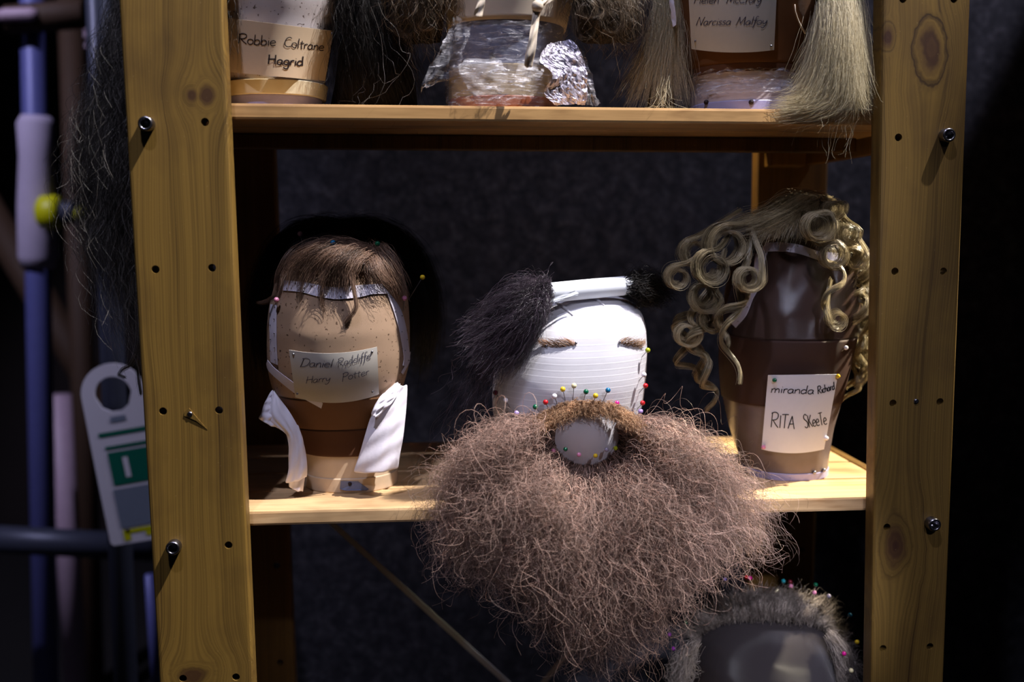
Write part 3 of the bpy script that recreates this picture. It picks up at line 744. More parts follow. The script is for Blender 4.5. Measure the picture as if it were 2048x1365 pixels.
z0_, z1, z2, z3 = HE.zat(1010, 30), HE.zat(960, 38), HE.zat(1010, 128), HE.zat(1010, 192)
HE.part('cloth_cap', z1-0.001, HE.z[-1], M['creamcloth'], he, 0.0022, 50)
HE.part('neck', z2, z1+0.004, M['bluefilm'], he, 0.0, 30)
HE.part('lower_neck', z3, z2+0.001, M['tan'], he, 0.0006, 20)
HE.part('wooden_base', ZT, z3+0.001, M['orange'], he, 0.0012, 10)
HF = Head([(-230, 1400, 1560), (-222, 1365, 1610), (-200, 1340, 1650), (-150, 1326, 1664), (-60, 1336, 1655), (0, 1347, 1645), (60, 1358, 1630), (128, 1375, 1607), (175, 1387, 1597), (216, 1387, 1602), (250, 1386, 1604)], 0.125, ZT, 1.1)
hf = thing('wig_block', 'wig block in rusty brown stocking with film wrapped neck, rightmost on the top shelf', 'wig head', (float(HF.c[0]), HF.Yc, ZT), BLK)
z1, z2 = HF.zat(1490, 132), HF.zat(1490, 200)
HF.part('stocking', z1, HF.z[-1], M['stock_rust'], hf, 0.0022, 50)
V, Fc = HF.surf(z1-0.006, z1+0.003, 0.0026, 6, cap_top=False, cap_bot=False)
mesh('stocking_hem', V, Fc, M['stock_d'], hf)
HF.part('neck', z2-0.002, z1+0.004, M['neckpale'], hf, 0.0, 20)
HF.part('neck_base', ZT, z2, M['lilac'], hf, 0.001, 10)
for q in (1415, 1502, 1575):
    p = HF.on(q, 205, 0.002); b = bmesh.new(); bmesh.ops.create_uvsphere(b, u_segments=10, v_segments=8, radius=0.003, matrix=Matrix.Translation(Vector(p)))
    bmobj('tack_hole', b, M['ink'], hf, True)
# grey block on the lower shelf
HG = Head([(1206, 1500, 1566), (1212, 1474, 1594), (1222, 1446, 1622), (1240, 1418, 1648), (1265, 1398, 1668), (1300, 1386, 1682), (1350, 1381, 1688), (1420, 1385, 1682), (1500, 1402, 1662), (1570, 1428, 1634), (1660, 1455, 1605), (1760, 1462, 1600)], 0.180, ZB, 1.1)
hg = thing('wig_block', 'glossy grey wig block with a fringe of grey hair, lowest, under the beard', 'wig head', (float(HG.c[0]), HG.Yc, ZB), BLK)
HG.part('face', ZB+0.08, HG.z[-1], M['greyhead'], hg, 0, 70)
HG.part('neck', ZB, ZB+0.082, M['taped'], hg, 0.001, 16)

# ------------------------------------------------------------------ tapes
TG = 'white hairline tapes'
def tapething(label, head, pieces, cat='tape', dots=(9,)):
    c = head.on(*pieces[0][0][0]); t = thing('hairline_tape', label, cat, tuple(c), TG)
    for i, (a, b_) in enumerate(pieces):
        strip('tape', head, a, b_, M['tape'], t, dots=dots[i % len(dots)], dotm=M['steel'])
    return t
tapething('white tape across the forehead of the freckled block, under the brown fringe', HA, [
    ([(570, 562), (605, 565), (634, 570), (673, 576), (720, 571), (763, 568.5)], [(568, 582), (603, 585), (634, 593), (673, 599), (717, 595), (744, 589), (772, 588)])], dots=(11,))
tapething('white tape down the right temple of the freckled block', HA, [
    ([(763, 570.7), (796, 612.4), (809, 650), (815, 689), (817, 716), (808, 733)], [(772, 586), (785, 621), (796, 658), (802, 689), (806, 716), (804, 731)]),
    ([(821, 704), (818, 722), (804, 749)], [(817, 706), (812, 724), (801, 745)])], dots=(8, 0))
tapething('white tape down the left temple of the freckled block', HA, [
    ([(543, 609), (541, 639), (542, 694), (543, 724)], [(556, 611), (554.5, 639), (555, 694), (557, 730)])], dots=(9,))
tapething('white tape slanting across the cheek of the freckled block, behind its name card', HA, [
    ([(537, 720), (552, 737), (586, 763), (620, 788), (646, 806)], [(534, 731), (544, 747), (588, 784), (618, 802), (643, 816)])], dots=(0,))
tapething('white tape framing the forehead and temple of the brown block', HC, [
    ([(1535, 487), (1564, 486.5), (1599, 491), (1634, 503), (1660, 506), (1687, 507)], [(1534, 504.5), (1566, 504), (1599, 509), (1636, 521), (1660, 524), (1685, 522)]),
    ([(1535, 488), (1514, 509.5), (1510, 539), (1509, 567), (1500, 590), (1472, 629), (1465, 648)], [(1536, 504), (1530, 529), (1525.5, 557), (1519, 577), (1507, 599), (1494, 631), (1473, 656)])], dots=(8, 9))

# ------------------------------------------------------------------ cards with handwriting
CG = 'handwritten name cards'
def cardthing(label, corners, head, m, ink, lines, w, sag=(0, 0), pins=(), off=0.003, curl=0.0):
    ctr = np.mean([P(x, y, head.Yc-0.09) for x, y in corners], axis=0)
    t = thing('name_card', label, 'label', tuple(ctr), CG)
    o, bv = card('card', corners, head, m, t, off, sag, curl=curl)
    for ln in lines: writing('lettering', [ln], bv, ink, t, w)
    for (x, y) in pins:
        h = bv.ray_cast(Vector(CAM), Vector(ray(x, y)).normalized())[0]
        if h is None: continue
        bm = bmesh.new(); bmesh.ops.create_uvsphere(bm, u_segments=10, v_segments=8, radius=0.0016, matrix=Matrix.Translation(h))
        bmobj('steel_pin', bm, M['steel'], t, True)
    return t, bv
cardthing('cream card in bold rounded handwriting wrapped round the spotted block on the top shelf', [(440, 34), (667, 62), (650, 162), (446, 143)], HD, M['paper_c'], M['ink'],
    [('Robbie', 476, 87, 552, 92, 20, 0.05), ('Coltrane', 568, 93, 648, 102, 19, 0.05)], 1.9, (0, 0), [(663, 67)], 0.0015)
b_ = [c for c in COL.objects if c.name.startswith('name_card')][-1]
def addwriting(t, lines, bv, ink, w): writing('lettering', lines, bv, ink, t, w)
card_bv = None
def rebuild_bv(t):
    o = [c for c in t.children if c.name.startswith('card')][0]
    return BVHTree.FromPolygons([tuple(v.co) for v in o.data.vertices], [tuple(p.vertices) for p in o.data.polygons])
addwriting(b_, [('Hagrid', 535, 128, 607, 132, 19, 0.05)], rebuild_bv(b_), M['ink'], 2.9)
cardthing('small cream card in thin slanted handwriting pinned on the freckled block', [(578, 700), (754, 694), (758, 789), (591, 795)], HA, M['paper_w'], M['pen'],
    [('Daniel', 599, 734, 664, 735, 17, 0.35), ('Radcliffe', 675, 735, 742, 718, 16, 0.35), ('Harry', 611, 768, 660, 763, 14, 0.35), ('Potter', 684, 763, 738, 750, 15, 0.35)], 1.15, (10, 14), [(587, 709), (744, 704), (595, 788), (745, 784)], 0.004)
cardthing('off-white card in grey slanted handwriting on the rusty brown block', [(1374, -70), (1556, -70), (1548, 100), (1383, 98)], HF, M['paper_w'], M['pen'],
    [('Helen', 1387, 7, 1437, 7, 17, 0.3), ('McCrory', 1452, 7, 1522, 5, 17, 0.3), ('Narcissa', 1391, 51, 1461, 50, 17, 0.35), ('Malfoy', 1471, 51, 1533, 49, 17, 0.35)], 1.3, (0, 6), [(1391, 82), (1542, 92)], 0.005)
cardthing('white label in dark marker lettering bent round the brown block', [(1536, 751), (1676, 749), (1648, 899), (1523, 899)], HC, M['paper_b'], M['marker'],
    [('miranda', 1541, 786, 1628, 789, 17, 0.2), ('Richards', 1636, 789, 1674, 778, 15, 0.2), ('RITA', 1541, 855, 1590, 859, 30, 0.0), ('SKeeTe', 1610, 857, 1655, 849, 27, 0.0)], 1.9, (0, 8), (), 0.004, 0.006)

# ------------------------------------------------------------------ folded tissues on the freckled block
def cloth_strip(name, left, right, Ys, m, parent, bow=0.008, n=24, mm=10, thick=0.0016):
    Lp = resample(guide([(x, y, Y) for (x, y), Y in zip(left, Ys)]), n); Rp = resample(guide([(x, y, Y) for (x, y), Y in zip(right, Ys)]), n)
    V, Fc = [], []
    for i in range(n):
        for j in range(mm):
            f = j/(mm-1); p = Lp[i]*(1-f)+Rp[i]*f
            p = p+np.array([0, -bow*math.sin(math.pi*f)+0.0012*math.sin(i*1.1+j*0.9)+0.0018*math.sin(i*0.43+2.1*j), 0.0008*math.sin(j*1.7+i*.6)]); V.append(p)
    for i in range(n-1):
        for j in range(mm-1): Fc.append((i*mm+j, (i+1)*mm+j, (i+1)*mm+j+1, i*mm+j+1))
    o = mesh(name, V, Fc, m, parent); s = o.modifiers.new('t', 'SOLIDIFY'); s.thickness = thick; s.offset = 0
    sb = o.modifiers.new('s', 'SUBSURF'); sb.levels = 1; sb.render_levels = 1
    return o
t = thing('folded_tissue', 'folded white tissue hanging at the left of the freckled block neck', 'tissue', tuple(P(580, 880, .10)), 'folded tissues')
cloth_strip('fold', [(545, 781), (532, 800), (522, 826), (517, 838)], [(551, 788), (556, 812), (560, 838), (556, 858)], [.105, .098, .09, .088], M['tissue'], t, 0.004)
cloth_strip('flap', [(546, 783), (530, 830), (552, 852), (574, 872), (578, 905), (577, 940), (570, 968)], [(548, 781), (566, 806), (588, 838), (604, 872), (611, 905), (615, 935), (614, 955)], [.108, .092, .085, .082, .08, .078, .08], M['tissue'], t, 0.006)
cloth_strip('flap', [(570, 862), (577, 890), (577, 930), (578, 975)], [(596, 850), (606, 880), (612, 930), (606, 985)], [.09, .084, .084, .082], M['tissue'], t, 0.004)
t = thing('folded_tissue', 'folded white tissue draped over the right of the freckled block neck', 'tissue', tuple(P(760, 860, .10)), 'folded tissues')
cloth_strip('flap', [(788, 766), (762, 790), (744, 825), (730, 870), (716, 915), (706, 946)], [(815, 770), (814, 800), (811, 840), (806, 880), (800, 915), (797, 938)], [.098, .09, .082, .078, .076, .076], M['tissue'], t, 0.012)
cloth_strip('fold', [(796, 766), (772, 782), (752, 806), (742, 830)], [(800, 768), (796, 790), (780, 810), (755, 836)], [.092, .078, .068, .066], M['tissue'], t, 0.004)
cloth_strip('flap', [(745, 840), (735, 872), (722, 910), (712, 940)], [(800, 850), (800, 880), (798, 910), (796, 933)], [.090, .086, .083, .082], M['tissue'], t, 0.006)

# ------------------------------------------------------------------ clear film on the top blocks
def film(name, head, za, zb, parent, off, amp, flare=None, nz=26, n=110):
    V, Fc = [], []
    for j in range(nz):
        z = za+(zb-za)*j/(nz-1); r = head.ring(z, off, n); c = np.array([np.interp(z, head.z, head.c), head.Yc, z])
        for k in range(n):
            d = r[k]-c; d /= np.linalg.norm(d); a = 2*math.pi*k/n
            e = amp*(math.sin(7*a+j*.9)+math.sin(13*a-j*1.3)*.7+math.sin(23*a+j*2.1)*.4+rng.normal(0, .6)); v = j/(nz-1)
            w = 0 if flare is None else flare(a, 1-v)
            V.append(r[k]+d*(abs(e)+w)+np.array([0, 0, rng.normal(0, amp)]))
    for j in range(nz-1):
        for k in range(n): Fc.append((j*n+k, j*n+(k+1) % n, (j+1)*n+(k+1) % n, (j+1)*n+k))
    return mesh(name, V, Fc, M['film'], parent)
t = thing('cling_film', 'clear plastic film wrapped and flaring round the neck of the middle top block', 'plastic film', (float(HE.c[0]), HE.Yc, ZT+0.02), 'clear film wraps')
film('wrap', HE, ZT+0.004, HE.zat(1010, 42), t, 0.003, 0.0011)
def smoothnoise(nr, nc, step):
    a = rng.normal(0, 1, (nr//step+3, nc//step+3)); x = np.arange(nr)/step; y = np.arange(nc)/step
    i, j = x.astype(int), y.astype(int); f, g = (x-i)[:, None], (y-j)[None, :]
    return a[np.ix_(i, j)]*(1-f)*(1-g)+a[np.ix_(i+1, j)]*f*(1-g)+a[np.ix_(i, j+1)]*(1-f)*g+a[np.ix_(i+1, j+1)]*f*g
def flap(name, pix, m, parent, amp=0.004, nu=16, smooth=True):
    """crumpled sheet: rows of (left px, right px, Y left, Y right)"""
    V, Fc = [], []; nr = len(pix); K = nr*max(5, nu//4)
    A = resample(guide([(a[0], a[1], ya) for a, b, ya, yb in pix]), K); B = resample(guide([(b[0], b[1], yb) for a, b, ya, yb in pix]), K)
    E3 = [amp*(smoothnoise(K, nu, 5)+.6*smoothnoise(K, nu, 2)+.3*rng.normal(0, 1, (K, nu))) for _ in range(3)]
    for i in range(K):
        for j in range(nu):
            f = j/(nu-1)
            V.append(A[i]*(1-f)+B[i]*f+np.array([E3[0][i, j]*.35, E3[1][i, j], E3[2][i, j]*.35]))
    for i in range(K-1):
        for j in range(nu-1): Fc.append((i*nu+j, (i+1)*nu+j, (i+1)*nu+j+1, i*nu+j+1))
    return mesh(name, V, Fc, m, parent, smooth)
flap('loose_flap', [((905, 38), (938, 40), .05, .04), ((885, 82), (930, 80), .04, .03), ((862, 128), (922, 120), .035, .03), ((846, 165), (910, 152), .035, .03), ((839, 186), (850, 172), .04, .036)], M['film'], t)
flap('front_flap', [((925, 118), (1090, 118), .03, .035), ((918, 146), (1085, 150), .022, .028), ((935, 180), (1050, 172), .02, .025), ((948, 206), (990, 200), .022, .025)], M['film'], t, 0.003)
flap('torn_flap', [((1095, 88), (1140, 78), .04, .06), ((1080, 120), (1160, 100), .032, .05), ((1105, 150), (1172, 140), .03, .05), ((1088, 185), (1175, 190), .03, .05), ((1110, 209), (1170, 210), .034, .05)], M['foil'], t, 0.0013, 30, False)
flap('torn_flap', [((1140, 92), (1160, 88), .06, .07), ((1150, 130), (1174, 120), .055, .07), ((1168, 176), (1188, 182), .055, .065), ((1172, 210), (1197, 208), .055, .065)], M['film'], t, 0.004)
t = thing('cling_film', 'shiny clear film wound tightly round the neck of the rusty brown block', 'plastic film', (float(HF.c[0]), HF.Yc, ZT+0.02), 'clear film wraps')
film('wrap', HF, ZT+0.022, HF.zat(1490, 136), t, 0.0022, 0.0008)
# narrow tie hanging on the cloth cap
t = thing('cloth_tie', 'narrow white cloth tie knotted on the cream cap and hanging over the film', 'tie', tuple(P(1070, 40, .02)))
cloth_strip('tail', [(1064, -30), (1066, 0), (1063, 40), (1057, 80), (1050, 112), (1048, 134)], [(1084, -30), (1084, 0), (1079, 40), (1074, 75), (1071, 105), (1064, 136)], [.02, .019, .018, .012, .012, .016], M['creamcloth'], t, 0.002, 24, 6, 0.0012)
cloth_strip('loop', [(1078, 8), (1090, -1), (1110, -14)], [(1081, 18), (1094, 9), (1116, -6)], [.018, .020, .026], M['creamcloth'], t, 0.002, 14, 5, 0.0012)
b = bmesh.new(); bmesh.ops.create_uvsphere(b, u_segments=14, v_segments=10, radius=0.0065, matrix=Matrix.Translation(Vector(P(1075, 12, .0165)))); bmobj('knot', b, M['creamcloth'], t, True)
t = thing('cloth_tie', 'flat cream tape end hanging over the left front of the cream cap', 'tie', tuple(P(955, 20, .02)))
cloth_strip('tail', [(962, -30), (957, -5), (946, 31)], [(972, -30), (971, -5), (965, 36)], [.022, .021, .021], M['creamcloth'], t, 0.001, 14, 5, 0.001)
t = thing('hanging_thread', 'short knotted cream thread hanging at the right of the rusty brown stocking', 'thread', tuple(P(1590, 30, .03)))
b = bmesh.new(); tube_bm(b, [HF.on(x, y, 0.004) for x, y in ((1586, 8), (1587, 22), (1592, 38), (1598, 52), (1606, 65))], [.0006, .0006, .0006, .0009, .0012], 6); bmobj('strand', b, M['creamcloth'], t, True)
flap('torn_tape', [((1585, 6), (1625, -6), .035, .05), ((1590, 12), (1622, 4), .034, .05)], M['tape'], t, 0.001, 8)
t = thing('torn_tape_strip', 'narrow white torn tape at the left edge of the rusty brown block', 'tape', tuple(P(1344, 20, .1)))
flap('strip', [((1334, -30), (1345, -30), .085, .08), ((1338, 0), (1347, 0), .085, .08), ((1343, 30), (1351, 28), .085, .08), ((1346, 54), (1352, 50), .085, .08)], M['tape'], t, 0.001, 6)

# ------------------------------------------------------------------ the beard
BC = np.array([1172.0, 874.0])
env = np.array([(1172, 1335), (1120, 1300), (1075, 1245), (1030, 1190), (960, 1165), (905, 1140), (885, 1090), (878, 1040), (868, 985), (885, 930), (905, 895), (950, 862), (1000, 838),
                (1060, 812), (1172, 790), (1270, 800), (1330, 812), (1375, 840), (1420, 885), (1455, 915), (1500, 965), (1535, 1010), (1545, 1050), (1525, 1100), (1480, 1130), (1420, 1165),
                (1375, 1190), (1340, 1235), (1320, 1280), (1280, 1310), (1230, 1330)], float)
ea = np.arctan2(env[:, 0]-BC[0], env[:, 1]-BC[1]); er = np.hypot(env[:, 0]-BC[0], env[:, 1]-BC[1])
o_ = np.argsort(ea); ea, er = ea[o_], er[o_]; ea = np.r_[ea[-1]-2*np.pi, ea, ea[0]+2*np.pi]; er = np.r_[er[-1], er, er[0]]
E_ = lambda a: np.interp(a, ea, er)
def faceY(px, py):
    """depth of the white block's front under a pixel, eased outside its silhouette"""
    out = np.empty(len(px))
    for i, (x, y) in enumerate(zip(px, py)):
        l = HB.hit(x, y)[0]; out[i] = l[1] if l is not None else HB.Yc-0.04
    return out
def beard(n, K, inner, layer_rng, length, jitter=0.10, top=False):
    ph = rng.uniform(-2.0, 2.0, n)
    if top: ph = rng.uniform(1.75, np.pi, n)*np.where(rng.random(n) < 0.5, -1, 1)
    rx, ry = 60, 50
    base = 1/np.sqrt((np.sin(ph)/rx)**2+(np.cos(ph)/ry)**2)
    side = np.abs(np.sin(ph))
    span = np.where(np.abs(ph) > 1.9, 24, 70)+side*40
    r0 = base+rng.uniform(0, 1, n)**1.3*span*inner
    R0x, R0y = BC[0]+np.sin(ph)*r0, BC[1]+np.cos(ph)*r0
    tipa = np.sign(ph)*np.minimum(np.abs(ph)*0.62, 1.62)+rng.normal(0, jitter, n)
    if top: tipa = np.sign(ph)*rng.uniform(0.9, 1.62, n)
    r1 = E_(tipa)*rng.uniform(length[0], length[1], n); r1 = np.maximum(r1, r0+25)
    Y0 = faceY(R0x, R0y); lay = rng.uniform(*layer_rng, n)
    t = np.linspace(0, 1, K)[None, :]
    a = ph[:, None]+(tipa-ph)[:, None]*t**0.75
    r = r0[:, None]+(r1-r0)[:, None]*t
    Y1 = -0.005-0.055*lay+0.02*np.abs(np.sin(tipa))
    Y = Y0[:, None]+(Y1-Y0)[:, None]*t-((0.008+0.062*lay)*np.where(np.abs(ph) > 1.3, 0.6, 1.0))[:, None]*np.sin(np.pi*t**1.15)
    px = BC[0]+np.sin(a)*r; py = BC[1]+np.cos(a)*r
    return P(px, py, Y)
t_b = thing('false_beard', 'huge frizzy brown and grey beard with moustache hanging over the middle shelf edge', 'beard', tuple(P(1172, 874, -.01)))
# inner mass
V, Q = [], []; na, nr = 56, 12
for i in range(na):
    a = -np.pi+2*np.pi*i/na
    tip = np.sign(a)*min(abs(a)*0.62, 1.62); b0 = 1/math.sqrt((math.sin(a)/62)**2+(math.cos(a)/52)**2)+4
    y0 = float(faceY([BC[0]+math.sin(a)*b0], [BC[1]+math.cos(a)*b0])[0])
    for j in range(nr):
        t = j/(nr-1); aa = a+(tip-a)*t**0.75; r = b0+(max(E_(tip)*(0.74 if abs(a) < 2 else 0.5), b0+12)-b0)*t
        Y = y0-0.002+(0.012-y0)*t-0.022*math.sin(math.pi*t**1.3)
        V.append(P(BC[0]+math.sin(aa)*r, BC[1]+math.cos(aa)*r, Y)+rng.normal(0, .0015, 3))
for i in range(na):
    if i == 0: pass
    for j in range(nr-1):
        if (i+1) % na == 0 or abs(-np.pi+2*np.pi*(i+.5)/na) > 1.65: continue
        Q.append((i*nr+j, i*nr+j+1, (i+1)*nr+j+1, (i+1)*nr+j))
gs = []
gs.append(wavy(beard(4600, 52, 1.0, (0.0, 0.5), (0.60, 1.02)), (.0025, .006), (3.0, 6.5), 420, 0.3, noise=.003))
gs.append(wavy(beard(6800, 56, 1.0, (0.3, 1.0), (0.50, 1.04), .14), (.0025, .0065), (3.0, 7.5), 600, 0.32, noise=.004))
gs.append(wavy(beard(1900, 60, 1.0, (0.1, 1.0), (0.90, 1.12), 0.2), (.003, .009), (3.0, 7.0), 700, 0.4, noise=.007))
strands_mesh('hair', gs, M['beard'], t_b, 0.00021, [(np.array(V), np.array(Q))], net=M['core_brown'])
gm = wavy(beard(2600, 16, 0.35, (0.0, 0.16), (0.34, 0.62), 0.1, True), (.0008, .0022), (1.0, 2.5), 200, 0.3, noise=.002)
gm2 = wavy(sheet([[(1076, 846, .022), (1052, 862, .012), (1028, 888, -.004)], [(1100, 822, .019), (1078, 842, .010), (1050, 878, -.006)], [(1128, 806, .017), (1112, 828, .009), (1092, 858, .000)],
                  [(1155, 803, .016), (1148, 818, .010), (1138, 832, .006)], [(1185, 804, .016), (1188, 818, .010), (1194, 829, .006)], [(1212, 806, .017), (1228, 822, .009), (1244, 850, .000)],
                  [(1240, 818, .021), (1262, 838, .010), (1286, 870, -.006)], [(1262, 838, .027), (1290, 862, .012), (1314, 890, -.004)]], 3600, 14, .0016, .0030, (.6, 1.0), (0, .3)), (.0006, .002), (1, 2.4), 200, .3, noise=.0015)
strands_mesh('moustache', [gm2], M['tash'], t_b, 0.00026)

# eyebrows on the white block
for lab, a, b_, n in (('brown false eyebrow pinned on the white block, left one above the moustache', (1086, 691), (1152, 688), 190), ('brown false eyebrow pinned at the right edge of the white block', (1237, 684), (1281, 692), 130)):
    t = thing('false_eyebrow', lab, 'eyebrow', tuple(HB.on((a[0]+b_[0])/2, (a[1]+b_[1])/2)), 'false eyebrows')
    G = []
    for k in range(n):
        f = rng.random(); x = a[0]+(b_[0]-a[0])*f+rng.normal(0, 1.5); y = a[1]+(b_[1]-a[1])*f+rng.normal(0, 2.2)+3*math.sin(math.pi*f)
        sgn = -1 if a[0] < 1200 else 1
        p0 = HB.on(x, y, .0005); p1 = HB.on(x+sgn*rng.uniform(2, 9), y-rng.uniform(2, 7), .003); p2 = HB.on(min(x+sgn*rng.uniform(8, 20), 1283), y-rng.uniform(4, 13), .005)
        G.append(resample([p0, p1, p2], 7))
    strands_mesh('hair', [np.array(G)], M['tash'], t, 0.00022)
    for q in ((1152, 687), (1094, 693)) if a[0] < 1200 else ((1238, 685),):
        b = bmesh.new(); bmesh.ops.create_uvsphere(b, u_segments=10, v_segments=8, radius=0.0016, matrix=Matrix.Translation(Vector(HB.on(*q, .002)))); bmobj('steel_pin', b, M['steel'], t, True)

# hair switch rolled in paper, lying on the crown
t = thing('hair_switch', 'bundle of plum black hair rolled in a white paper tube on the white block crown', 'hair bundle', tuple(P(1180, 590, .09)))
A, B = P(1082, 587, .050), P(1260, 571, .075)
d = (B-A); n_ = 30; V, Fc = [], []
dn = d/np.linalg.norm(d); u_ = np.cross(dn, [0, 0, 1]); u_ /= np.linalg.norm(u_); v_ = np.cross(u_, dn)
for i in range(25):
    f = i/24; r0 = 0.0108+0.0004*math.sin(f*3.0)
    for k in range(n_):
        a = 2*math.pi*k/n_*1.0; rr = r0*(1+0.01*math.sin(3*a+f*3))
        V.append(A+d*f+(u_*math.cos(a)+v_*math.sin(a))*rr)
for i in range(24):
    for k in range(n_): Fc.append((i*n_+k, i*n_+(k+1) % n_, (i+1)*n_+(k+1) % n_, (i+1)*n_+k))
o = mesh('paper_tube', V, Fc, M['roll'], t); s = o.modifiers.new('t', 'SOLIDIFY'); s.thickness = .0006
flap('paper_fold', [((1090, 602), (1150, 582), .040, .043), ((1092, 606), (1158, 588), .039, .042), ((1112, 603), (1150, 594), .040, .043)], M['roll'], t, .0006, 8)
root = A+dn*0.012
def fan(ang0, tips, n, K, m, nm, start, dirv, spread):
    G = []
    tp = [np.array(P(*q)) for q in tips]
    for k in range(n):
        f = rng.uniform(0, len(tp)-1); i = min(int(f), len(tp)-2); e = tp[i]+(tp[i+1]-tp[i])*(f-i)
        off = (u_*rng.normal(0, 1)+v_*rng.normal(0, 1))*.0042
        p0 = start+off; e = p0+(e-p0)*rng.uniform(.55, 1.03)+rng.normal(0, .004, 3)
        p1 = p0+dirv*0.012+off*.6; mid = p0+(e-p0)*.5+np.array([0, rng.uniform(-.022, .008), .006+rng.normal(0, spread)])
        G.append(resample([p0, p1, mid, e], K))
    return wavy(np.array(G), (.0006, .0018), (2.5, 6), 500, .3, noise=.0022)
g1 = fan(0, [(1000, 600, .05), (950, 622, .04), (920, 655, .03), (915, 700, .02), (940, 735, .02), (970, 758, .03), (1005, 762, .03), (1032, 735, .03), (1052, 690, .03), (1066, 650, .04), (1078, 622, .05)], 4200, 16, None, None, root, -dn, .010)
g3 = sheet([[(1085, 598, .06), (1010, 640, .06), (960, 730, .06), (915, 830, .06), (888, 900, .07)], [(1080, 610, .06), (1030, 660, .06), (985, 740, .06), (945, 830, .06), (925, 890, .07)]], 260, 26, .006, .012, (.5, 1.0))
strands_mesh('hair', [g1, wavy(g3, (.001, .004), (2, 5), 90, .3, noise=.004)], M['plum'], t, .00021)
g2 = fan(0, [(1345, 560, .12), (1350, 585, .11), (1335, 612, .11), (1290, 612, .10)], 1300, 14, None, None, B-dn*.01, dn, .008)
strands_mesh('hair', [g2], M['black'], t, .00021)  # right end of the same bundle, coloured black for its shade

# ------------------------------------------------------------------ short dark wig on the freckled block
t = thing('wig', 'short dark brown wig with a ragged fringe on the freckled beige block', 'wig', tuple(P(690, 500, .15)), 'wigs')
ev, eq = blob([(474, 650, 730, .20, .03), (488, 605, 770, .195, .055), (515, 572, 800, .20, .065), (560, 552, 820, .215, .07), (620, 545, 828, .225, .07), (690, 548, 824, .23, .065), (735, 560, 812, .235, .05)], 28, .05)
crown = sheet([[(690, 470, .20), (610, 482, .15), (560, 540, .14), (532, 620, .17), (540, 720, .19)], [(690, 466, .22), (600, 462, .19), (540, 520, .19), (516, 620, .21), (530, 740, .23)],
               [(690, 462, .25), (640, 452, .25), (560, 500, .27), (520, 620, .28), (540, 740, .28)], [(690, 460, .26), (740, 452, .26), (820, 500, .27), (862, 620, .28), (840, 740, .28)],
               [(692, 464, .22), (770, 464, .19), (835, 520, .19), (860, 620, .21), (846, 740, .23)], [(692, 470, .20), (770, 486, .15), (815, 540, .14), (838, 620, .16), (832, 720, .19)]], 4200, 16, .006, .007, (.55, 1.04))
fr = sheet([[(728, 494, 0.092), (680, 484, 0.082), (610, 494, 0.070), (566, 536, 0.072), (548, 602, 0.087)], [(732, 496, 0.090), (690, 488, 0.078), (630, 500, 0.058), (588, 542, 0.060), (572, 606, 0.067)],
            [(736, 499, 0.087), (700, 493, 0.072), (652, 508, 0.048), (622, 548, 0.050), (610, 604, 0.056)], [(741, 502, 0.082), (712, 498, 0.067), (676, 516, 0.043), (652, 552, 0.044), (648, 612, 0.049)],
            [(746, 506, 0.080), (726, 504, 0.062), (700, 522, 0.042), (684, 555, 0.042), (686, 612, 0.045)], [(751, 511, 0.077), (738, 512, 0.060), (718, 528, 0.044), (704, 556, 0.043), (706, 596, 0.045)]], 1500, 18, .0022, .003, (.45, .92))
top_ = sheet([[(700, 470, 0.172), (650, 474, 0.122), (590, 498, 0.092), (552, 552, 0.097)], [(705, 470, 0.172), (670, 478, 0.112), (620, 492, 0.082), (575, 530, 0.082)], [(715, 472, 0.162), (700, 480, 0.112), (660, 488, 0.082), (610, 512, 0.072)], [(740, 474, 0.162), (745, 486, 0.112), (735, 498, 0.092), (700, 500, 0.082)], [(760, 480, 0.152), (790, 505, 0.112), (812, 560, 0.112), (816, 610, 0.112)]], 1100, 16, .003, .003, (.7, 1.0))
fl = np.concatenate([lock(guide([(746, 505, 0.082), (722, 508, 0.060), (704, 545, 0.042), (710, 590, 0.040), (712, 618, 0.040), (690, 646, 0.042)]), 80, 16, .0022, .0012),
                     lock(guide([(740, 502, 0.082), (690, 505, 0.056), (652, 545, 0.043), (642, 595, 0.046), (648, 625, 0.046), (642, 648, 0.047)]), 50, 16, .0022, .0018),
                     lock(guide([(735, 500, 0.082), (660, 498, 0.062), (612, 540, 0.050), (598, 590, 0.054), (602, 640, 0.059)]), 35, 16, .0022, .002),
                     lock(guide([(640, 482, 0.122), (590, 500, 0.082), (560, 545, 0.070), (552, 590, 0.077), (530, 604, 0.082), (516, 606, 0.092)]), 50, 16, .003, .0012)])
rt = sheet([[(745, 482, 0.142), (775, 505, 0.092), (800, 550, 0.087), (812, 600, 0.092)], [(740, 484, 0.132), (762, 510, 0.072), (786, 548, 0.067), (806, 592, 0.080)], [(735, 488, 0.122), (748, 520, 0.062), (760, 550, 0.052), (780, 572, 0.060)],
            [(730, 492, 0.122), (735, 525, 0.057), (745, 552, 0.048), (762, 566, 0.050)]], 900, 14, .0025, .003, (.6, 1.0))
strands_mesh('crown_hair', [crown, top_], M['black'], t, .00022, [(ev, eq)])  # crown coloured black for the shade there, fringe brown as lit hair
strands_mesh('fringe', [wavy(fr, (.0003, .0012), (.6, 1.6), 160, .3, noise=.001), fl, wavy(rt, (.0003, .001), (.6, 1.5), 90, .3, noise=.001)], M['brownhair'], t, .00021)

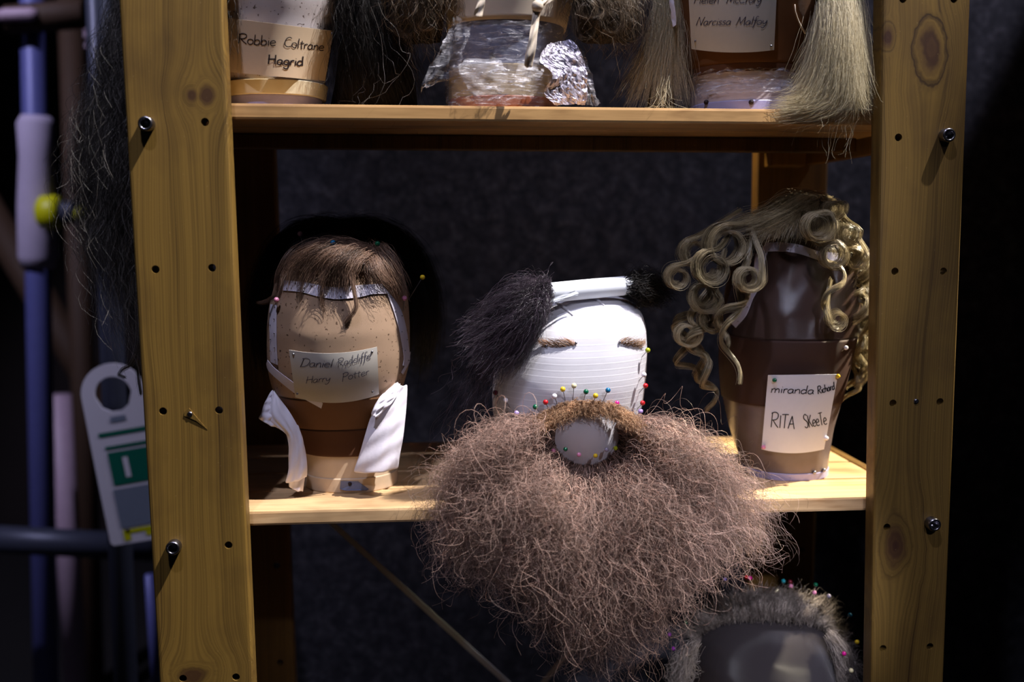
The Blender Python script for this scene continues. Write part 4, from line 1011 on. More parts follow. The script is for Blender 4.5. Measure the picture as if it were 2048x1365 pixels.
# ------------------------------------------------------------------ long dark wig of the leftmost top block
t = thing('wig', 'long tangled dark grey wig spilling outside the left upright from the top shelf', 'wig', tuple(P(560, -150, .16)), 'wigs')
def sh(gl, dx): return [[(x+dx, y, Y) for x, y, Y in g] for g in gl]
left = sheet(sh([[(420, -190, 0.095), (300, -120, 0.055), (225, 20, 0.045), (185, 150, 0.045), (150, 270, 0.045), (140, 380, 0.055), (165, 480, 0.055)],
              [(420, -200, 0.095), (320, -110, 0.065), (250, 40, 0.045), (215, 200, 0.036), (185, 340, 0.036), (180, 460, 0.045), (200, 580, 0.055)],
              [(430, -200, 0.115), (340, -100, 0.085), (275, 60, 0.070), (250, 220, 0.056), (225, 380, 0.056), (215, 520, 0.060), (240, 650, 0.065)],
              [(440, -200, 0.115), (360, -90, 0.095), (310, 80, 0.075), (285, 260, 0.068), (265, 420, 0.062), (255, 560, 0.065), (268, 700, 0.065)],
              [(440, -200, 0.125), (380, -90, 0.105), (340, 90, 0.085), (325, 280, 0.078), (300, 440, 0.070), (290, 580, 0.070), (300, 690, 0.070)]], 34), 8000, 46, .006, .007, (.55, 1.0))
strag = sheet(sh([[(300, -80, 0.045), (215, 80, 0.045), (160, 250, 0.045), (135, 350, 0.045), (140, 460, 0.055)], [(310, -80, 0.045), (240, 120, 0.045), (190, 330, 0.045), (170, 480, 0.045), (185, 620, 0.045)],
               [(320, -80, 0.055), (260, 160, 0.045), (240, 400, 0.045), (225, 600, 0.045), (262, 740, 0.045)]], 26), 900, 48, .005, .009, (.7, 1.05))
tails = np.concatenate([lock(guide([(290, 400, .05), (280, 560, .05), (278, 680, .05), (262, 728, .05), (240, 742, .05), (238, 752, .045), (250, 756, .045)]), 50, 26, .004, .001),
                        lock(guide([(300, 420, .06), (292, 600, .06), (280, 700, .06), (276, 745, .06), (282, 790, .06)]), 45, 26, .004, .001)])
ev, eq = blob([(-150, 350, 420, .13, .03), (0, 292, 400, .12, .03), (150, 270, 380, .12, .03), (300, 255, 370, .12, .03), (450, 265, 360, .12, .025), (580, 285, 340, .12, .015)], 18, .2)
rightb = sheet([[(700, -200, .14), (696, -40, .12), (684, 60, .12), (676, 150, .12), (690, 204, .12)], [(700, -200, .13), (710, -40, .08), (716, 70, .07), (724, 160, .075), (735, 210, .08)],
                [(715, -200, .14), (745, -30, .09), (765, 80, .08), (780, 170, .085), (800, 212, .10)], [(720, -200, .16), (770, -20, .12), (800, 90, .11), (822, 160, .12), (828, 212, .14)]], 2600, 20, .008, .008, (.6, 1.0))
ev2, eq2 = blob([(-180, 690, 760, .15, .03), (0, 690, 790, .15, .04), (100, 682, 812, .15, .045), (170, 672, 826, .15, .045), (222, 664, 830, .15, .045)], 18, .15)
leftin = sheet([[(440, -150, .10), (452, -20, .07), (456, 80, .065), (462, 170, .07)], [(446, -150, .09), (470, -20, .06), (474, 60, .055), (468, 130, .06)]], 70, 20, .006, .006, (.6, 1.0))
fly = sheet([[(690, -40, .06), (650, 60, .06), (680, 140, .06), (712, 205, .05)], [(700, 0, .06), (720, 120, .06), (690, 200, .04), (660, 270, .03)], [(740, 40, .06), (800, 130, .06), (760, 200, .05), (700, 150, .05)], [(640, 20, .05), (700, 100, .06), (640, 190, .04), (676, 280, .02)]], 9, 24, .01, .012, (.8, 1.0))
strands_mesh('hair', [wavy(left, (.003, .008), (2.5, 6), 420, .35, noise=.003), wavy(strag, (.003, .009), (2.5, 6), 300, .4, noise=.0035), tails,
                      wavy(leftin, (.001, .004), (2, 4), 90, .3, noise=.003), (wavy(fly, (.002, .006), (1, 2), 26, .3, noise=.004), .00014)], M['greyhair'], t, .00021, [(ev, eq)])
strands_mesh('shaded_hair', [wavy(rightb, (.001, .004), (1.5, 4), 260, .3, noise=.004)], M['black'], t, .00021, [(ev2, eq2)])  # same wig, right side coloured black for its shade

# ------------------------------------------------------------------ curly wig of the middle top block
t = thing('wig', 'mousy brown curly wig hanging both sides of the film wrapped top block', 'wig', tuple(P(1015, -180, .15)), 'wigs')
cl_ = sheet([[(900, -200, .14), (840, -120, .10), (800, -20, .08), (775, 30, .09), (790, 90, .11)], [(900, -200, .14), (850, -120, .09), (825, -20, .07), (810, 40, .08), (830, 105, .10)], [(905, -200, .13), (875, -120, .08), (860, -20, .065), (855, 30, .07), (872, 80, .09)], [(910, -200, .12), (890, -120, .07), (886, -30, .06), (888, 10, .07), (895, 50, .08)]], 1500, 26, .008, .010, (.65, 1.0))
cr_ = sheet([[(1130, -200, .12), (1140, -120, .07), (1150, -30, .06), (1155, 20, .06), (1160, 60, .08)], [(1135, -200, .13), (1160, -120, .07), (1185, -30, .06), (1195, 30, .06), (1195, 80, .08)], [(1140, -200, .14), (1180, -120, .08), (1220, -30, .07), (1235, 40, .07), (1225, 105, .10)], [(1145, -200, .15), (1200, -120, .10), (1255, -30, .09), (1280, 40, .09), (1275, 100, .12)]], 1700, 26, .007, .010, (.65, 1.0))
def curl_lock(start, ctrl, center, R, Y, n=70, turns=1.7, sign=1, band=.012, rin=.45, K=36, a0=None, tilt=0.0, rr=.0013):
    """lock running from the scalp to a barrel curl whose axis points to the viewer"""
    c = P(center[0], center[1], Y); mpp = np.linalg.norm(P(center[0]+1, center[1], Y)-c)
    Rm = R*mpp
    s = P(start[0], start[1], start[2]); q = P(ctrl[0], ctrl[1], ctrl[2])
    v = q-c; a = math.atan2(v[2], v[0]) if a0 is None else a0
    pts = [s, q]
    for k in range(1, 26):
        f = k/25; an = a-sign*(0.5+f*turns*2*math.pi); r_ = Rm*(1-(1-rin)*f)
        pts.append(c+np.array([math.cos(an)*r_, tilt*math.cos(an)*r_+(f-.5)*band*.6, math.sin(an)*r_]))
    g = resample(pts, K); tt = np.clip(np.linspace(0, 1, K)*2.2, 0.25, 1)[None, :, None]
    ax = np.array([-.25, 1, .12]); ax /= np.linalg.norm(ax)
    G = g[None]+(rng.uniform(-.5, .5, (n, 1, 1))*band*ax[None, None, :])*tt+rng.normal(0, 1, (n, 1, 3))*rr
    sc = rng.normal(1, .05, (n, 1, 1))
    w = np.clip((np.arange(K)/K-.35)*4, 0, 1)[None, :, None]
    return G*(1-w)+(c[None, None]+(G-c[None, None])*sc)*w
loops = [curl_lock((1150, -80, .06), (1150, -30, .05), (1172, 20, 0), 18, .045, 60), curl_lock((1190, -80, .06), (1200, -30, .05), (1188, 18, 0), 22, .05, 60, sign=-1), curl_lock((1230, -60, .07), (1240, -10, .06), (1222, 45, 0), 24, .06, 60),
         curl_lock((1160, -40, .06), (1150, 20, .06), (1170, 60, 0), 20, .06, 50, sign=-1), curl_lock((1250, -60, .08), (1270, 0, .08), (1252, 60, 0), 26, .08, 50), curl_lock((860, -60, .07), (850, 0, .07), (848, 40, 0), 22, .07, 40), curl_lock((820, -60, .08), (800, 0, .08), (806, 50, 0), 26, .08, 40, sign=-1)]
ev, eq = blob([(-190, 1130, 1200, .15, .03), (-60, 1140, 1255, .13, .04), (20, 1140, 1270, .13, .04), (80, 1165, 1255, .13, .03)], 16, .25)
ev2, eq2 = blob([(-190, 850, 900, .15, .03), (-60, 800, 885, .13, .04), (20, 790, 888, .13, .04), (80, 810, 880, .13, .03)], 16, .25)
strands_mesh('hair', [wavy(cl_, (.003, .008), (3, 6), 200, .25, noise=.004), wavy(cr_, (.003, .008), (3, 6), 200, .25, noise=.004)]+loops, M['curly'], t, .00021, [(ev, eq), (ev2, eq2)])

# ------------------------------------------------------------------ blond wig of the rightmost top block
t = thing('wig', 'long straight pale blond wig falling over the right end of the top shelf edge', 'wig', tuple(P(1500, -180, .15)), 'wigs')
bl = sheet([[(1350, -200, 0.155), (1335, -60, 0.115), (1305, 80, 0.105), (1265, 160, 0.105), (1242, 205, 0.105)], [(1350, -200, 0.155), (1340, -60, 0.115), (1318, 80, 0.100), (1295, 160, 0.095), (1280, 212, 0.090)],
            [(1352, -200, 0.145), (1345, -60, 0.110), (1335, 80, 0.100), (1328, 160, 0.095), (1325, 214, 0.090)], [(1355, -200, 0.145), (1350, -60, 0.115), (1352, 60, 0.105), (1362, 140, 0.105), (1378, 212, 0.105)]], 1200, 22, .0045, .007, (.8, 1.02))
blf = sheet([[(1330, 150, .06), (1320, 195, .05), (1300, 212, .035), (1262, 214, .03)], [(1335, 150, .06), (1335, 195, .05), (1345, 212, .035), (1392, 213, .035)]], 24, 14, .003, .006, (.6, 1.0))
br = sheet([[(1640, -200, .12), (1650, -60, .07), (1640, 60, .035), (1612, 140, .030), (1604, 200, .03)], [(1645, -200, .11), (1662, -60, .055), (1660, 60, .016), (1640, 150, .010), (1606, 208, .010), (1545, 215, .014)],
            [(1650, -200, .11), (1672, -60, .045), (1676, 60, .008), (1668, 150, .004), (1644, 204, .006), (1590, 219, .010)], [(1655, -200, .11), (1682, -60, .04), (1690, 60, .006), (1690, 150, .002), (1684, 205, .004), (1650, 224, .006)],
            [(1660, -200, .11), (1690, -60, .045), (1702, 60, .016), (1710, 150, .012), (1722, 205, .012), (1742, 220, .03)], [(1662, -200, .12), (1700, -60, .06), (1716, 60, .040), (1728, 150, .040), (1744, 190, .045)]], 7000, 24, .0032, .0055, (.78, 1.02))
bs = sheet([[(1660, 60, .03), (1640, 180, .02), (1600, 226, .008), (1570, 260, .004), (1562, 296, .004)], [(1670, 80, .03), (1660, 200, .02), (1640, 250, .008), (1632, 300, .004), (1640, 330, .004)],
            [(1680, 80, .03), (1690, 200, .02), (1680, 260, .008), (1672, 310, .006), (1664, 350, .004)], [(1700, 80, .03), (1720, 180, .02), (1726, 236, .01), (1700, 262, .006), (1660, 268, .004)]], 40, 20, .005, .008, (.5, 1.0))
bf = sheet([[(1640, -60, .06), (1650, 60, .045), (1700, 160, .04), (1738, 170, .04)], [(1650, -40, .05), (1690, 60, .04), (1728, 100, .04), (1745, 125, .045)], [(1660, 40, .05), (1620, 130, .05), (1600, 190, .05), (1620, 210, .03)]], 130, 18, .006, .008, (.7, 1.0))
ev, eq = blob([(-180, 1638, 1665, .12, .02), (-40, 1655, 1688, .085, .018), (60, 1658, 1698, .06, .018), (150, 1648, 1704, .055, .018), (204, 1640, 1708, .055, .018)], 16, .08)
ev2, eq2 = blob([(-180, 1345, 1358, .12, .015), (-40, 1338, 1348, .12, .012), (80, 1322, 1346, .115, .012), (170, 1302, 1346, .115, .014), (215, 1294, 1350, .115, .014)], 16, .08)
strands_mesh('hair', [wavy(bl, (.0008, .0032), (.6, 1.6), 90, .3, noise=.002), wavy(blf, (.001, .003), (.5, 1.5), 30, .3), wavy(br, (.0008, .0040), (.6, 1.8), 160, .3, noise=.002), (wavy(bs, (.001, .004), (.5, 1.5), 60, .3, noise=.003), .00012), wavy(bf, (.001, .003), (.5, 1.5), 60, .3, noise=.003)],
             M['blond'], t, .00017, [(ev, eq), (ev2, eq2)], net=M['core_brown'])

# ------------------------------------------------------------------ blond curled wig on the brown block
t = thing('wig', 'golden blond wig of barrel curls and ringlets on the brown block', 'wig', tuple(P(1600, 430, .15)), 'wigs')
ev, eq = blob([(406, 1585, 1655, .21, .03), (425, 1540, 1680, .21, .055), (455, 1500, 1695, .21, .07), (500, 1475, 1700, .22, .07), (560, 1460, 1705, .23, .065), (640, 1440, 1705, .24, .05), (720, 1440, 1700, .24, .04), (760, 1450, 1690, .25, .02)], 26, .06)
top = sheet([[(1610, 395, .20), (1560, 410, .14), (1520, 450, .10), (1490, 490, .075), (1478, 520, .07)], [(1615, 392, .20), (1580, 405, .13), (1548, 440, .082), (1528, 468, .066), (1520, 490, .064)], [(1618, 392, .20), (1600, 405, .12), (1580, 440, .077), (1568, 465, .066), (1562, 485, .066)],
             [(1622, 392, .20), (1625, 405, .12), (1618, 440, .077), (1612, 465, .066), (1605, 486, .066)], [(1630, 392, .20), (1650, 408, .12), (1652, 440, .080), (1650, 470, .070), (1645, 496, .07)], [(1640, 394, .20), (1675, 415, .13), (1690, 455, .10), (1695, 490, .085), (1692, 520, .085)]], 2600, 16, .0022, .0028, (.72, 1.0), (0, .4))
wavesw = sheet([[(1625, 392, .19), (1570, 398, .12), (1520, 425, .09), (1460, 445, .08), (1425, 475, .08)], [(1630, 394, .18), (1590, 405, .11), (1545, 435, .078), (1500, 455, .068), (1450, 465, .07)], [(1660, 398, .17), (1620, 410, .10), (1570, 440, .07), (1530, 462, .058), (1500, 470, .06)]], 600, 18, .0035, .003, (.7, 1.0))
sc = lambda x, y, Y: (x, y, Y)
CL = [curl_lock((1500, 455, .075), (1520, 510, .052), (1494, 558, 0), 27, .045, 110, 1.8, 1, .016), curl_lock((1470, 450, .08), (1440, 495, .06), (1420, 536, 0), 36, .055, 110, 1.7, -1, .02), curl_lock((1440, 470, .09), (1385, 520, .085), (1354, 555, 0), 25, .08, 80, 1.6, -1, .018),
      curl_lock((1540, 425, .10), (1490, 445, .07), (1450, 490, 0), 42, .06, 120, 1.3, -1, .022, .6), curl_lock((1450, 500, .09), (1430, 570, .075), (1408, 594, 0), 32, .075, 90, 1.6, 1, .018), curl_lock((1600, 420, .10), (1616, 430, .06), (1633, 452, 0), 31, .045, 120, 1.5, 1, .018, .55),
      curl_lock((1640, 396, .14), (1655, 405, .09), (1666, 418, 0), 19, .075, 70, 1.5, 1, .016), curl_lock((1670, 410, .12), (1690, 440, .09), (1690, 468, 0), 23, .08, 80, 1.6, 1, .018), curl_lock((1690, 440, .12), (1716, 480, .10), (1705, 512, 0), 25, .085, 80, 1.6, 1, .018),
      curl_lock((1700, 470, .12), (1728, 520, .11), (1716, 552, 0), 22, .10, 70, 1.5, 1, .018), curl_lock((1660, 560, .065), (1652, 606, .05), (1672, 638, 0), 21, .045, 80, 1.4, -1, .012, .35), curl_lock((1430, 560, .10), (1380, 630, .09), (1372, 668, 0), 26, .09, 70, 1.5, 1, .016),
      curl_lock((1480, 420, .12), (1400, 470, .10), (1388, 505, 0), 30, .10, 80, 1.6, -1, .02), curl_lock((1430, 600, .10), (1440, 640, .08), (1420, 640, 0), 24, .08, 70, 1.5, 1, .016), curl_lock((1620, 470, .08), (1640, 490, .06), (1662, 510, 0), 26, .05, 90, 1.3, 1, .016, .6),
      curl_lock((1690, 560, .13), (1725, 600, .12), (1722, 625, 0), 20, .12, 60, 1.5, 1, .016), curl_lock((1700, 600, .14), (1722, 640, .13), (1726, 668, 0), 20, .13, 60, 1.5, -1, .016), curl_lock((1690, 640, .14), (1710, 690, .13), (1718, 712, 0), 18, .13, 60, 1.5, 1, .016)]
def ringlet(axis, R, turns, n, K=44, band=.010, phase=0.0, rr=.0011, grow=True):
    g = resample(guide(axis), K); T = np.gradient(g, axis=0); T /= np.linalg.norm(T, axis=1, keepdims=True)
    U = np.cross(T, [0.1, 1, 0.1]); U /= np.linalg.norm(U, axis=1, keepdims=True); W2 = np.cross(T, U)
    tt = np.linspace(0, 1, K); e = np.clip(tt*3, 0, 1)[:, None] if grow else 1.0
    b_ = rng.uniform(-.5, .5, (n, 1)); an = phase+2*np.pi*turns*tt[None, :]
    Rn = R*rng.normal(1, .05, (n, 1))
    return g[None]+e*Rn[..., None]*(np.cos(an)[..., None]*U[None]+np.sin(an)[..., None]*W2[None])+(b_*band*np.clip(1.2-tt, .25, 1)[None, :])[..., None]*T[None]+rng.normal(0, 1, (n, 1, 3))*rr
RL = [ringlet([(1500, 480, .07), (1492, 540, .06), (1470, 610, .055), (1454, 660, .05), (1460, 715, .05), (1472, 765, .05)], .0075, 2.2, 120, band=.016),
      ringlet([(1500, 520, .07), (1480, 590, .06), (1448, 640, .055), (1440, 690, .055)], .010, 1.8, 100, band=.018, phase=1.5),
      ringlet([(1430, 570, .10), (1405, 640, .09), (1392, 690, .085), (1408, 740, .08), (1432, 782, .08)], .011, 2.6, 110, band=.016, phase=1),
      ringlet([(1400, 570, .11), (1370, 640, .11), (1360, 690, .11), (1385, 760, .11)], .012, 2.8, 90, band=.016, phase=2.2), ringlet([(1400, 640, .12), (1395, 720, .12), (1420, 790, .12), (1425, 820, .12)], .009, 2.4, 70, band=.014, phase=.4),
      ringlet([(1640, 470, .07), (1660, 520, .055), (1678, 550, .05), (1660, 590, .045), (1658, 625, .045)], .007, 1.6, 110, band=.016, phase=.7), ringlet([(1710, 540, .13), (1722, 600, .12), (1712, 660, .12), (1705, 720, .13)], .011, 2.6, 110, band=.018),
      ringlet([(1720, 520, .14), (1738, 600, .13), (1735, 680, .13), (1722, 740, .14)], .010, 2.6, 110, band=.018, phase=1.7), ringlet([(1700, 660, .14), (1694, 710, .13), (1704, 755, .12), (1716, 780, .12), (1690, 806, .12), (1678, 812, .12)], .006, 1.4, 90, band=.012, phase=2),
      ringlet([(1730, 640, .15), (1728, 700, .15), (1735, 760, .15)], .011, 2.0, 90, band=.016, phase=.9), ringlet([(1690, 480, .10), (1712, 540, .09), (1706, 590, .085)], .011, 1.8, 100, band=.018, phase=3)]
for x, y0, y1, Y, ph_ in ((1716, 540, 690, .085, 0), (1732, 560, 720, .095, 1.3), (1722, 620, 770, .11, 2.4), (1738, 600, 760, .105, 3.3), (1708, 650, 780, .12, 4.2), (1742, 530, 640, .10, 5.2), (1728, 500, 600, .09, .6)):
    RL.append(ringlet([(x-14, y0, Y+.02), (x, y0+(y1-y0)*.3, Y), (x+3, y0+(y1-y0)*.65, Y), (x-4, y1, Y+.01)], rng.uniform(.007, .011), rng.uniform(1.6, 2.6), 100, band=.018, phase=ph_, rr=.0012))
strands_mesh('crown_hair', [wavy(top, (.0005, .0015), (.6, 1.8), 120, .3), wavy(wavesw, (.001, .003), (1, 2), 30, .2)], M['gold'], t, .00021, [(ev, eq)], net=M['core_brown'])
strands_mesh('curls', CL+RL, M['gold'], t, .00022)

# ------------------------------------------------------------------ grey fringe on the lower block
t = thing('wig', 'short ash grey hairpiece brushed back on the glossy grey block at the bottom edge', 'wig', tuple(P(1540, 1200, .15)), 'wigs')
hl = [(1392, 1285), (1420, 1262), (1450, 1250), (1480, 1246), (1505, 1245), (1530, 1246), (1560, 1248), (1590, 1250), (1620, 1252), (1645, 1262), (1664, 1290), (1674, 1325), (1680, 1375), (1682, 1420)]
tp = [(1352, 1262), (1392, 1230), (1430, 1210), (1470, 1192), (1500, 1182), (1530, 1182), (1562, 1184), (1592, 1190), (1628, 1206), (1668, 1246), (1698, 1290), (1708, 1330), (1706, 1380), (1702, 1440)]
gd = []
for (a, b_) in zip(hl, tp):
    p0 = HG.on(*a, .001); y0 = p0[1]; my = y0+.012
    gd.append([(a[0], a[1], y0-.003), ((a[0]*.65+b_[0]*.35), a[1]*.5+b_[1]*.5-6, y0-.006), (b_[0]+(b_[0]-a[0])*.12, b_[1]+2, y0+.024)])
up = sheet(gd, 3600, 14, .0016, .0060, (.55, 1.12), (0, .3))
dn_ = sheet([[(1660, 1262, .09), (1690, 1300, .085), (1700, 1350, .085), (1700, 1420, .09)], [(1652, 1270, .085), (1676, 1310, .075), (1684, 1360, .075), (1684, 1430, .08)]], 900, 14, .0025, .004, (.5, 1.0), (0, .4))
lf = sheet([[(1395, 1275, .10), (1368, 1310, .10), (1352, 1350, .10), (1350, 1410, .10)], [(1400, 1285, .09), (1382, 1320, .09), (1372, 1360, .09), (1368, 1420, .09)]], 420, 14, .003, .006, (.5, 1.0), (0, .4))
back = sheet([[(1440, 1216, .12), (1430, 1206, .16), (1425, 1220, .22)], [(1500, 1198, .12), (1500, 1188, .16), (1500, 1200, .22)], [(1560, 1196, .12), (1565, 1188, .16), (1565, 1200, .22)], [(1640, 1214, .12), (1655, 1205, .16), (1660, 1220, .22)], [(1695, 1290, .13), (1705, 1280, .17), (1705, 1300, .22)]], 1500, 10, .005, .006)
strands_mesh('hair', [wavy(up, (.0008, .0030), (.5, 1.3), 130, .25, noise=.0015), wavy(dn_, (.0008, .0026), (.8, 2), 120, .3, noise=.002), wavy(lf, (.001, .003), (1, 2), 80, .3, noise=.003), wavy(back, (.001, .002), (.6, 1.6), 90)], M['ashhair'], t, .00021)

# ------------------------------------------------------------------ bead-headed pins
def pin(color, head, tip, block, label, group, lift=.010, R=.0031, Yfix=None):
    e = block.on(*tip, 0.0, block.Yc-0.03) if Yfix is None else np.array(P(tip[0], tip[1], Yfix))
    n = block.hit(*tip)[1]
    h = np.array(P(head[0], head[1], e[1]-lift)); dv = Vector(h-e); e2 = Vector(e)-dv.normalized()*0.006
    t = thing('bead_pin', label, 'pin', tuple(h), group)
    b = bmesh.new(); tube_bm(b, [e2, Vector(h)], .00042, 8); bmobj('shaft', b, M['steel'], t, True)
    b = bmesh.new(); bmesh.ops.create_uvsphere(b, u_segments=16, v_segments=12, radius=R, matrix=Matrix.Translation(Vector(h))); bmobj('bead', b, PM[color], t, True)
g_ = 'bead pins in the dark wig on the freckled block'
for c, h, tp_, lab in (('lilac', (600, 468), (606, 490), 'lilac pin sticking up from the dark crown of the short wig'), ('blue', (666, 486), (671, 512), 'blue pin in the middle of the short wig crown'),
                      ('green', (755, 488), (741, 517), 'green pin leaning at the right of the short wig parting'), ('yellow', (845, 555), (822, 592), 'yellow pin far out at the right side of the short wig'),
                      ('pink', (553, 600), (553, 612), 'pale pink pin at the top of the left temple tape'), ('pink', (809, 597), (807, 622), 'rose pink pin by the right temple tape below the fringe')):
    pin(c, h, tp_, HA, lab, g_, .012)
g_ = 'bead pins round the moustache and beard'
for c, h, tp_, lab in (('dark red', (991, 786), (998, 795), 'dark red pin at the left edge of the white block above the beard'), ('white', (1011, 801), (1020, 816), 'white pin beside the dark red pin at the left edge of the white block'),
    ('lilac', (1033, 827), (1040, 836), 'tiny lilac pin sunk in the beard left of the dark green pin'), ('green', (1070.6, 814.5), (1084, 832), 'dark green pin leaning at the left end of the moustache row'),
    ('red', (1091, 805), (1100, 826), 'red pin between the dark green and first white moustache pins'), ('white', (1109, 793), (1115, 811), 'white pin right after the red pin in the moustache row'),
    ('yellow', (1125.6, 779), (1131, 803), 'tall yellow pin in the moustache row left of centre'), ('cream', (1148, 772), (1145.5, 802), 'tallest pale pin in the moustache row at its centre'),
    ('green', (1172, 784), (1167, 803), 'green pin standing at the middle of the moustache row'), ('yellow', (1191, 792), (1187, 805), 'low yellow pin between the green and blue moustache pins'),
    ('blue', (1216, 781), (1205.6, 804), 'blue pin leaning right in the moustache row'), ('magenta', (1233.7, 807), (1224.5, 818), 'magenta pin right of the blue moustache pin'),
    ('violet', (1241, 823), (1236, 832), 'blue violet pin lying low at the right of the moustache'), ('yellow', (1258, 828.6), (1250, 842), 'golden yellow pin at the lower right of the white face'),
    ('cream', (1260, 839.6), (1252, 848), 'pale yellow pin just under the golden yellow one'), ('lilac', (1281, 823), (1270, 836), 'lilac pin at the right edge of the white block in the beard'),
    ('red', (1285, 806.5), (1275, 818), 'red pin at the right edge above the lilac pin'), ('red', (1291, 772), (1278, 786), 'higher red pin off the right edge of the white block'),
    ('white', (1288, 750), (1278, 762), 'white pin off the right edge under the yellow green pin'), ('lime', (1295.5, 701), (1284, 714), 'yellow green pin off the right edge near the right eyebrow'),
    ('green', (1131, 899), (1134, 897), 'green pin under the grey gauze at its left'), ('pink', (1107, 902), (1112, 898), 'pink pin under the grey gauze at its far left'),
    ('pink', (1158, 910), (1160, 906), 'pink pin under the grey gauze near the middle'), ('yellow', (1191, 912), (1190, 907), 'yellow pin under the grey gauze near the middle'),
    ('grey', (1213, 900), (1210, 897), 'grey pin under the grey gauze at its right'), ('lime', (1231, 897), (1226, 893), 'yellow green pin at the right corner of the grey gauze')):
    low = h[1] > 890
    pin(c, h, tp_, HB, lab, g_, .022 if low else .012, .0026 if low else .0031)
g_ = 'bead pins on the brown block'
for c, h, tp_, lab in (('green', (1549, 761), (1551, 764), 'dark green pin at the top left corner of the white label'), ('pink', (1527, 895), (1533, 884), 'pink pin at the bottom left corner of the white label'),
                      ('white', (1653, 877), (1646, 880), 'white pin sticking out right of the white label'), ('yellow', (1676, 753), (1668, 757), 'yellow pin at the top right corner of the white label'),
                      ('white', (1692, 696), (1682, 704), 'white pin among the blond curls right of the brown block')):
    pin(c, h, tp_, HC, lab, g_, .008, .0028)
g_ = 'bead pins in the grey hairpiece'
for c, h, tp_, lab in (('red', (1493, 1155), (1497, 1192), 'crimson pin standing tall at the left of the grey hairpiece top'), ('magenta', (1500, 1157), (1500, 1194), 'magenta pin touching the crimson one above the grey hairpiece'),
    ('teal', (1567, 1163), (1560, 1198), 'teal pin at the top centre of the grey hairpiece'), ('dark red', (1580.5, 1164.5), (1577, 1200), 'maroon pin right of the teal pin over the grey hairpiece'),
    ('pink', (1582, 1173), (1584, 1204), 'pink pin directly under the maroon pin'), ('cream', (1554.6, 1182.5), (1548.5, 1208), 'pale yellow pin low at the front of the grey hairpiece top'),
    ('green', (1631.5, 1170), (1629, 1210), 'green pin highest at the right of the grey hairpiece'), ('pink', (1628.6, 1186), (1623, 1208), 'pale pink pin under the green pin at the right'),
    ('grey', (1657.6, 1193), (1650, 1226), 'grey pearl pin right of the pale pink pin'), ('blue', (1700, 1231), (1675, 1263), 'blue pin leaning far right of the grey hairpiece'),
    ('yellow', (1714, 1285), (1690, 1307), 'yellow pin at the right side beside the upright'), ('magenta', (1688, 1308), (1674, 1316), 'magenta pin below the yellow pin at the right side'),
    ('cream', (1702.5, 1342), (1682, 1357), 'pale yellow pin lowest at the right side of the grey hairpiece'), ('green', (1372, 1246), (1392, 1262), 'green pin at the left side under the beard'),
    ('purple', (1339, 1270), (1384, 1292), 'purple pin at the far left of the grey block'), ('purple', (1347, 1298), (1384, 1312), 'lower purple pin at the left of the grey block'),
    ('violet', (1450, 1159), (1462, 1216), 'small violet pin hidden by the beard curls above the grey hairpiece')):
    pin(c, h, tp_, HG, lab, g_, .030, .0029 if h[0] > 1480 else .0024)

# ------------------------------------------------------------------ background scaffold
def pole(name, label, p0, p1, Y, r, m, cat='pole', group='scaffold tubes', ext=0.6):
    a, c = P(*p0, Y), P(*p1, Y); d = c-a
    t = thing(name, label, cat, tuple(c), group); b = bmesh.new(); tube_bm(b, [a-d*ext, c+d*ext], r, 24); bmobj('tube', b, m, t, True); return t
YP = 1.45
t = pole('scaffold_tube', 'blurred upright blue tube with pale wrapping and yellow end fitting, far left', (66, 0), (92, 1365), YP, .030, M['bluepole'])
a, c = P(72, 232, YP), P(76, 516, YP)
b = bmesh.new(); lathe_bm(b, [(.034, 0), (.044, .02), (.040, .10), (.046, .22), (.046, .34), (.036, .37)], a, c-a, 22); bmobj('wrapping', b, M['wrap'], t, True)
t = thing('pipe_fitting', 'blurred yellow capped grey fitting sticking out of the far left tube', 'fitting', tuple(P(100, 425, YP)))
b = bmesh.new(); lathe_bm(b, [(.030, -.02), (.040, -.012), (.042, .02), (.036, .032)], P(95, 425, YP-.05), (1, 0, 0), 22); bmobj('yellow_cap', b, M['lemon'], t, True)
b = bmesh.new(); lathe_bm(b, [(.028, .03), (.028, .075)], P(95, 425, YP-.05), (1, 0, 0), 20); bmobj('grey_collar', b, M['darkpole'], t, True)
b = bmesh.new(); lathe_bm(b, [(.016, .06), (.020, .068), (.018, .09)], P(97, 427, YP-.06), (1, 0, 0), 18); bmobj('yellow_tip', b, M['lemon'], t, True)
pole('scaffold_tube', 'blurred dark blue grey upright tube running through the hole of the hanging tag', (196, 0), (252, 1365), 0.75, .0215, M['darkpole'])
pole('pipe', 'blurred pale pink pipe beside the far left blue tube', (118, 790), (152, 1365), 1.75, .032, M['pinkpole'], 'pipe', None, .0)
pole('timber_post', 'blurred dark brown post just right of the pink pipe', (150, 300), (186, 1365), 1.95, .034, M['rustbar'], 'post', None, .3)
pole('scaffold_tube', 'blurred horizontal grey tube crossing low at the far left', (-60, 1076), (235, 1092), 1.20, .0315, M['darkpole'], ext=.25)
pole('scaffold_tube', 'blurred light blue tube peeping beside the left upright near the bottom', (302, 1200), (312, 1365), 0.95, .010, M['bluepole'], ext=.3)
pole('timber_brace', 'blurred diagonal brown timber behind the tubes at far left', (60, 560), (260, 900), 2.3, .05, M['rustbar'], 'timber', None, .6)
t = thing('tube_clamp', 'blurred dark clamp with a pink highlight near the top of the far left tube', 'clamp', tuple(P(90, 32, YP)))
b = bmesh.new(); lathe_bm(b, [(.028, -.09), (.034, -.085), (.034, .09), (.028, .095)], P(90, 34, YP-.04), (1, 0, .1), 16); bmobj('body', b, M['rustbar'], t, True)
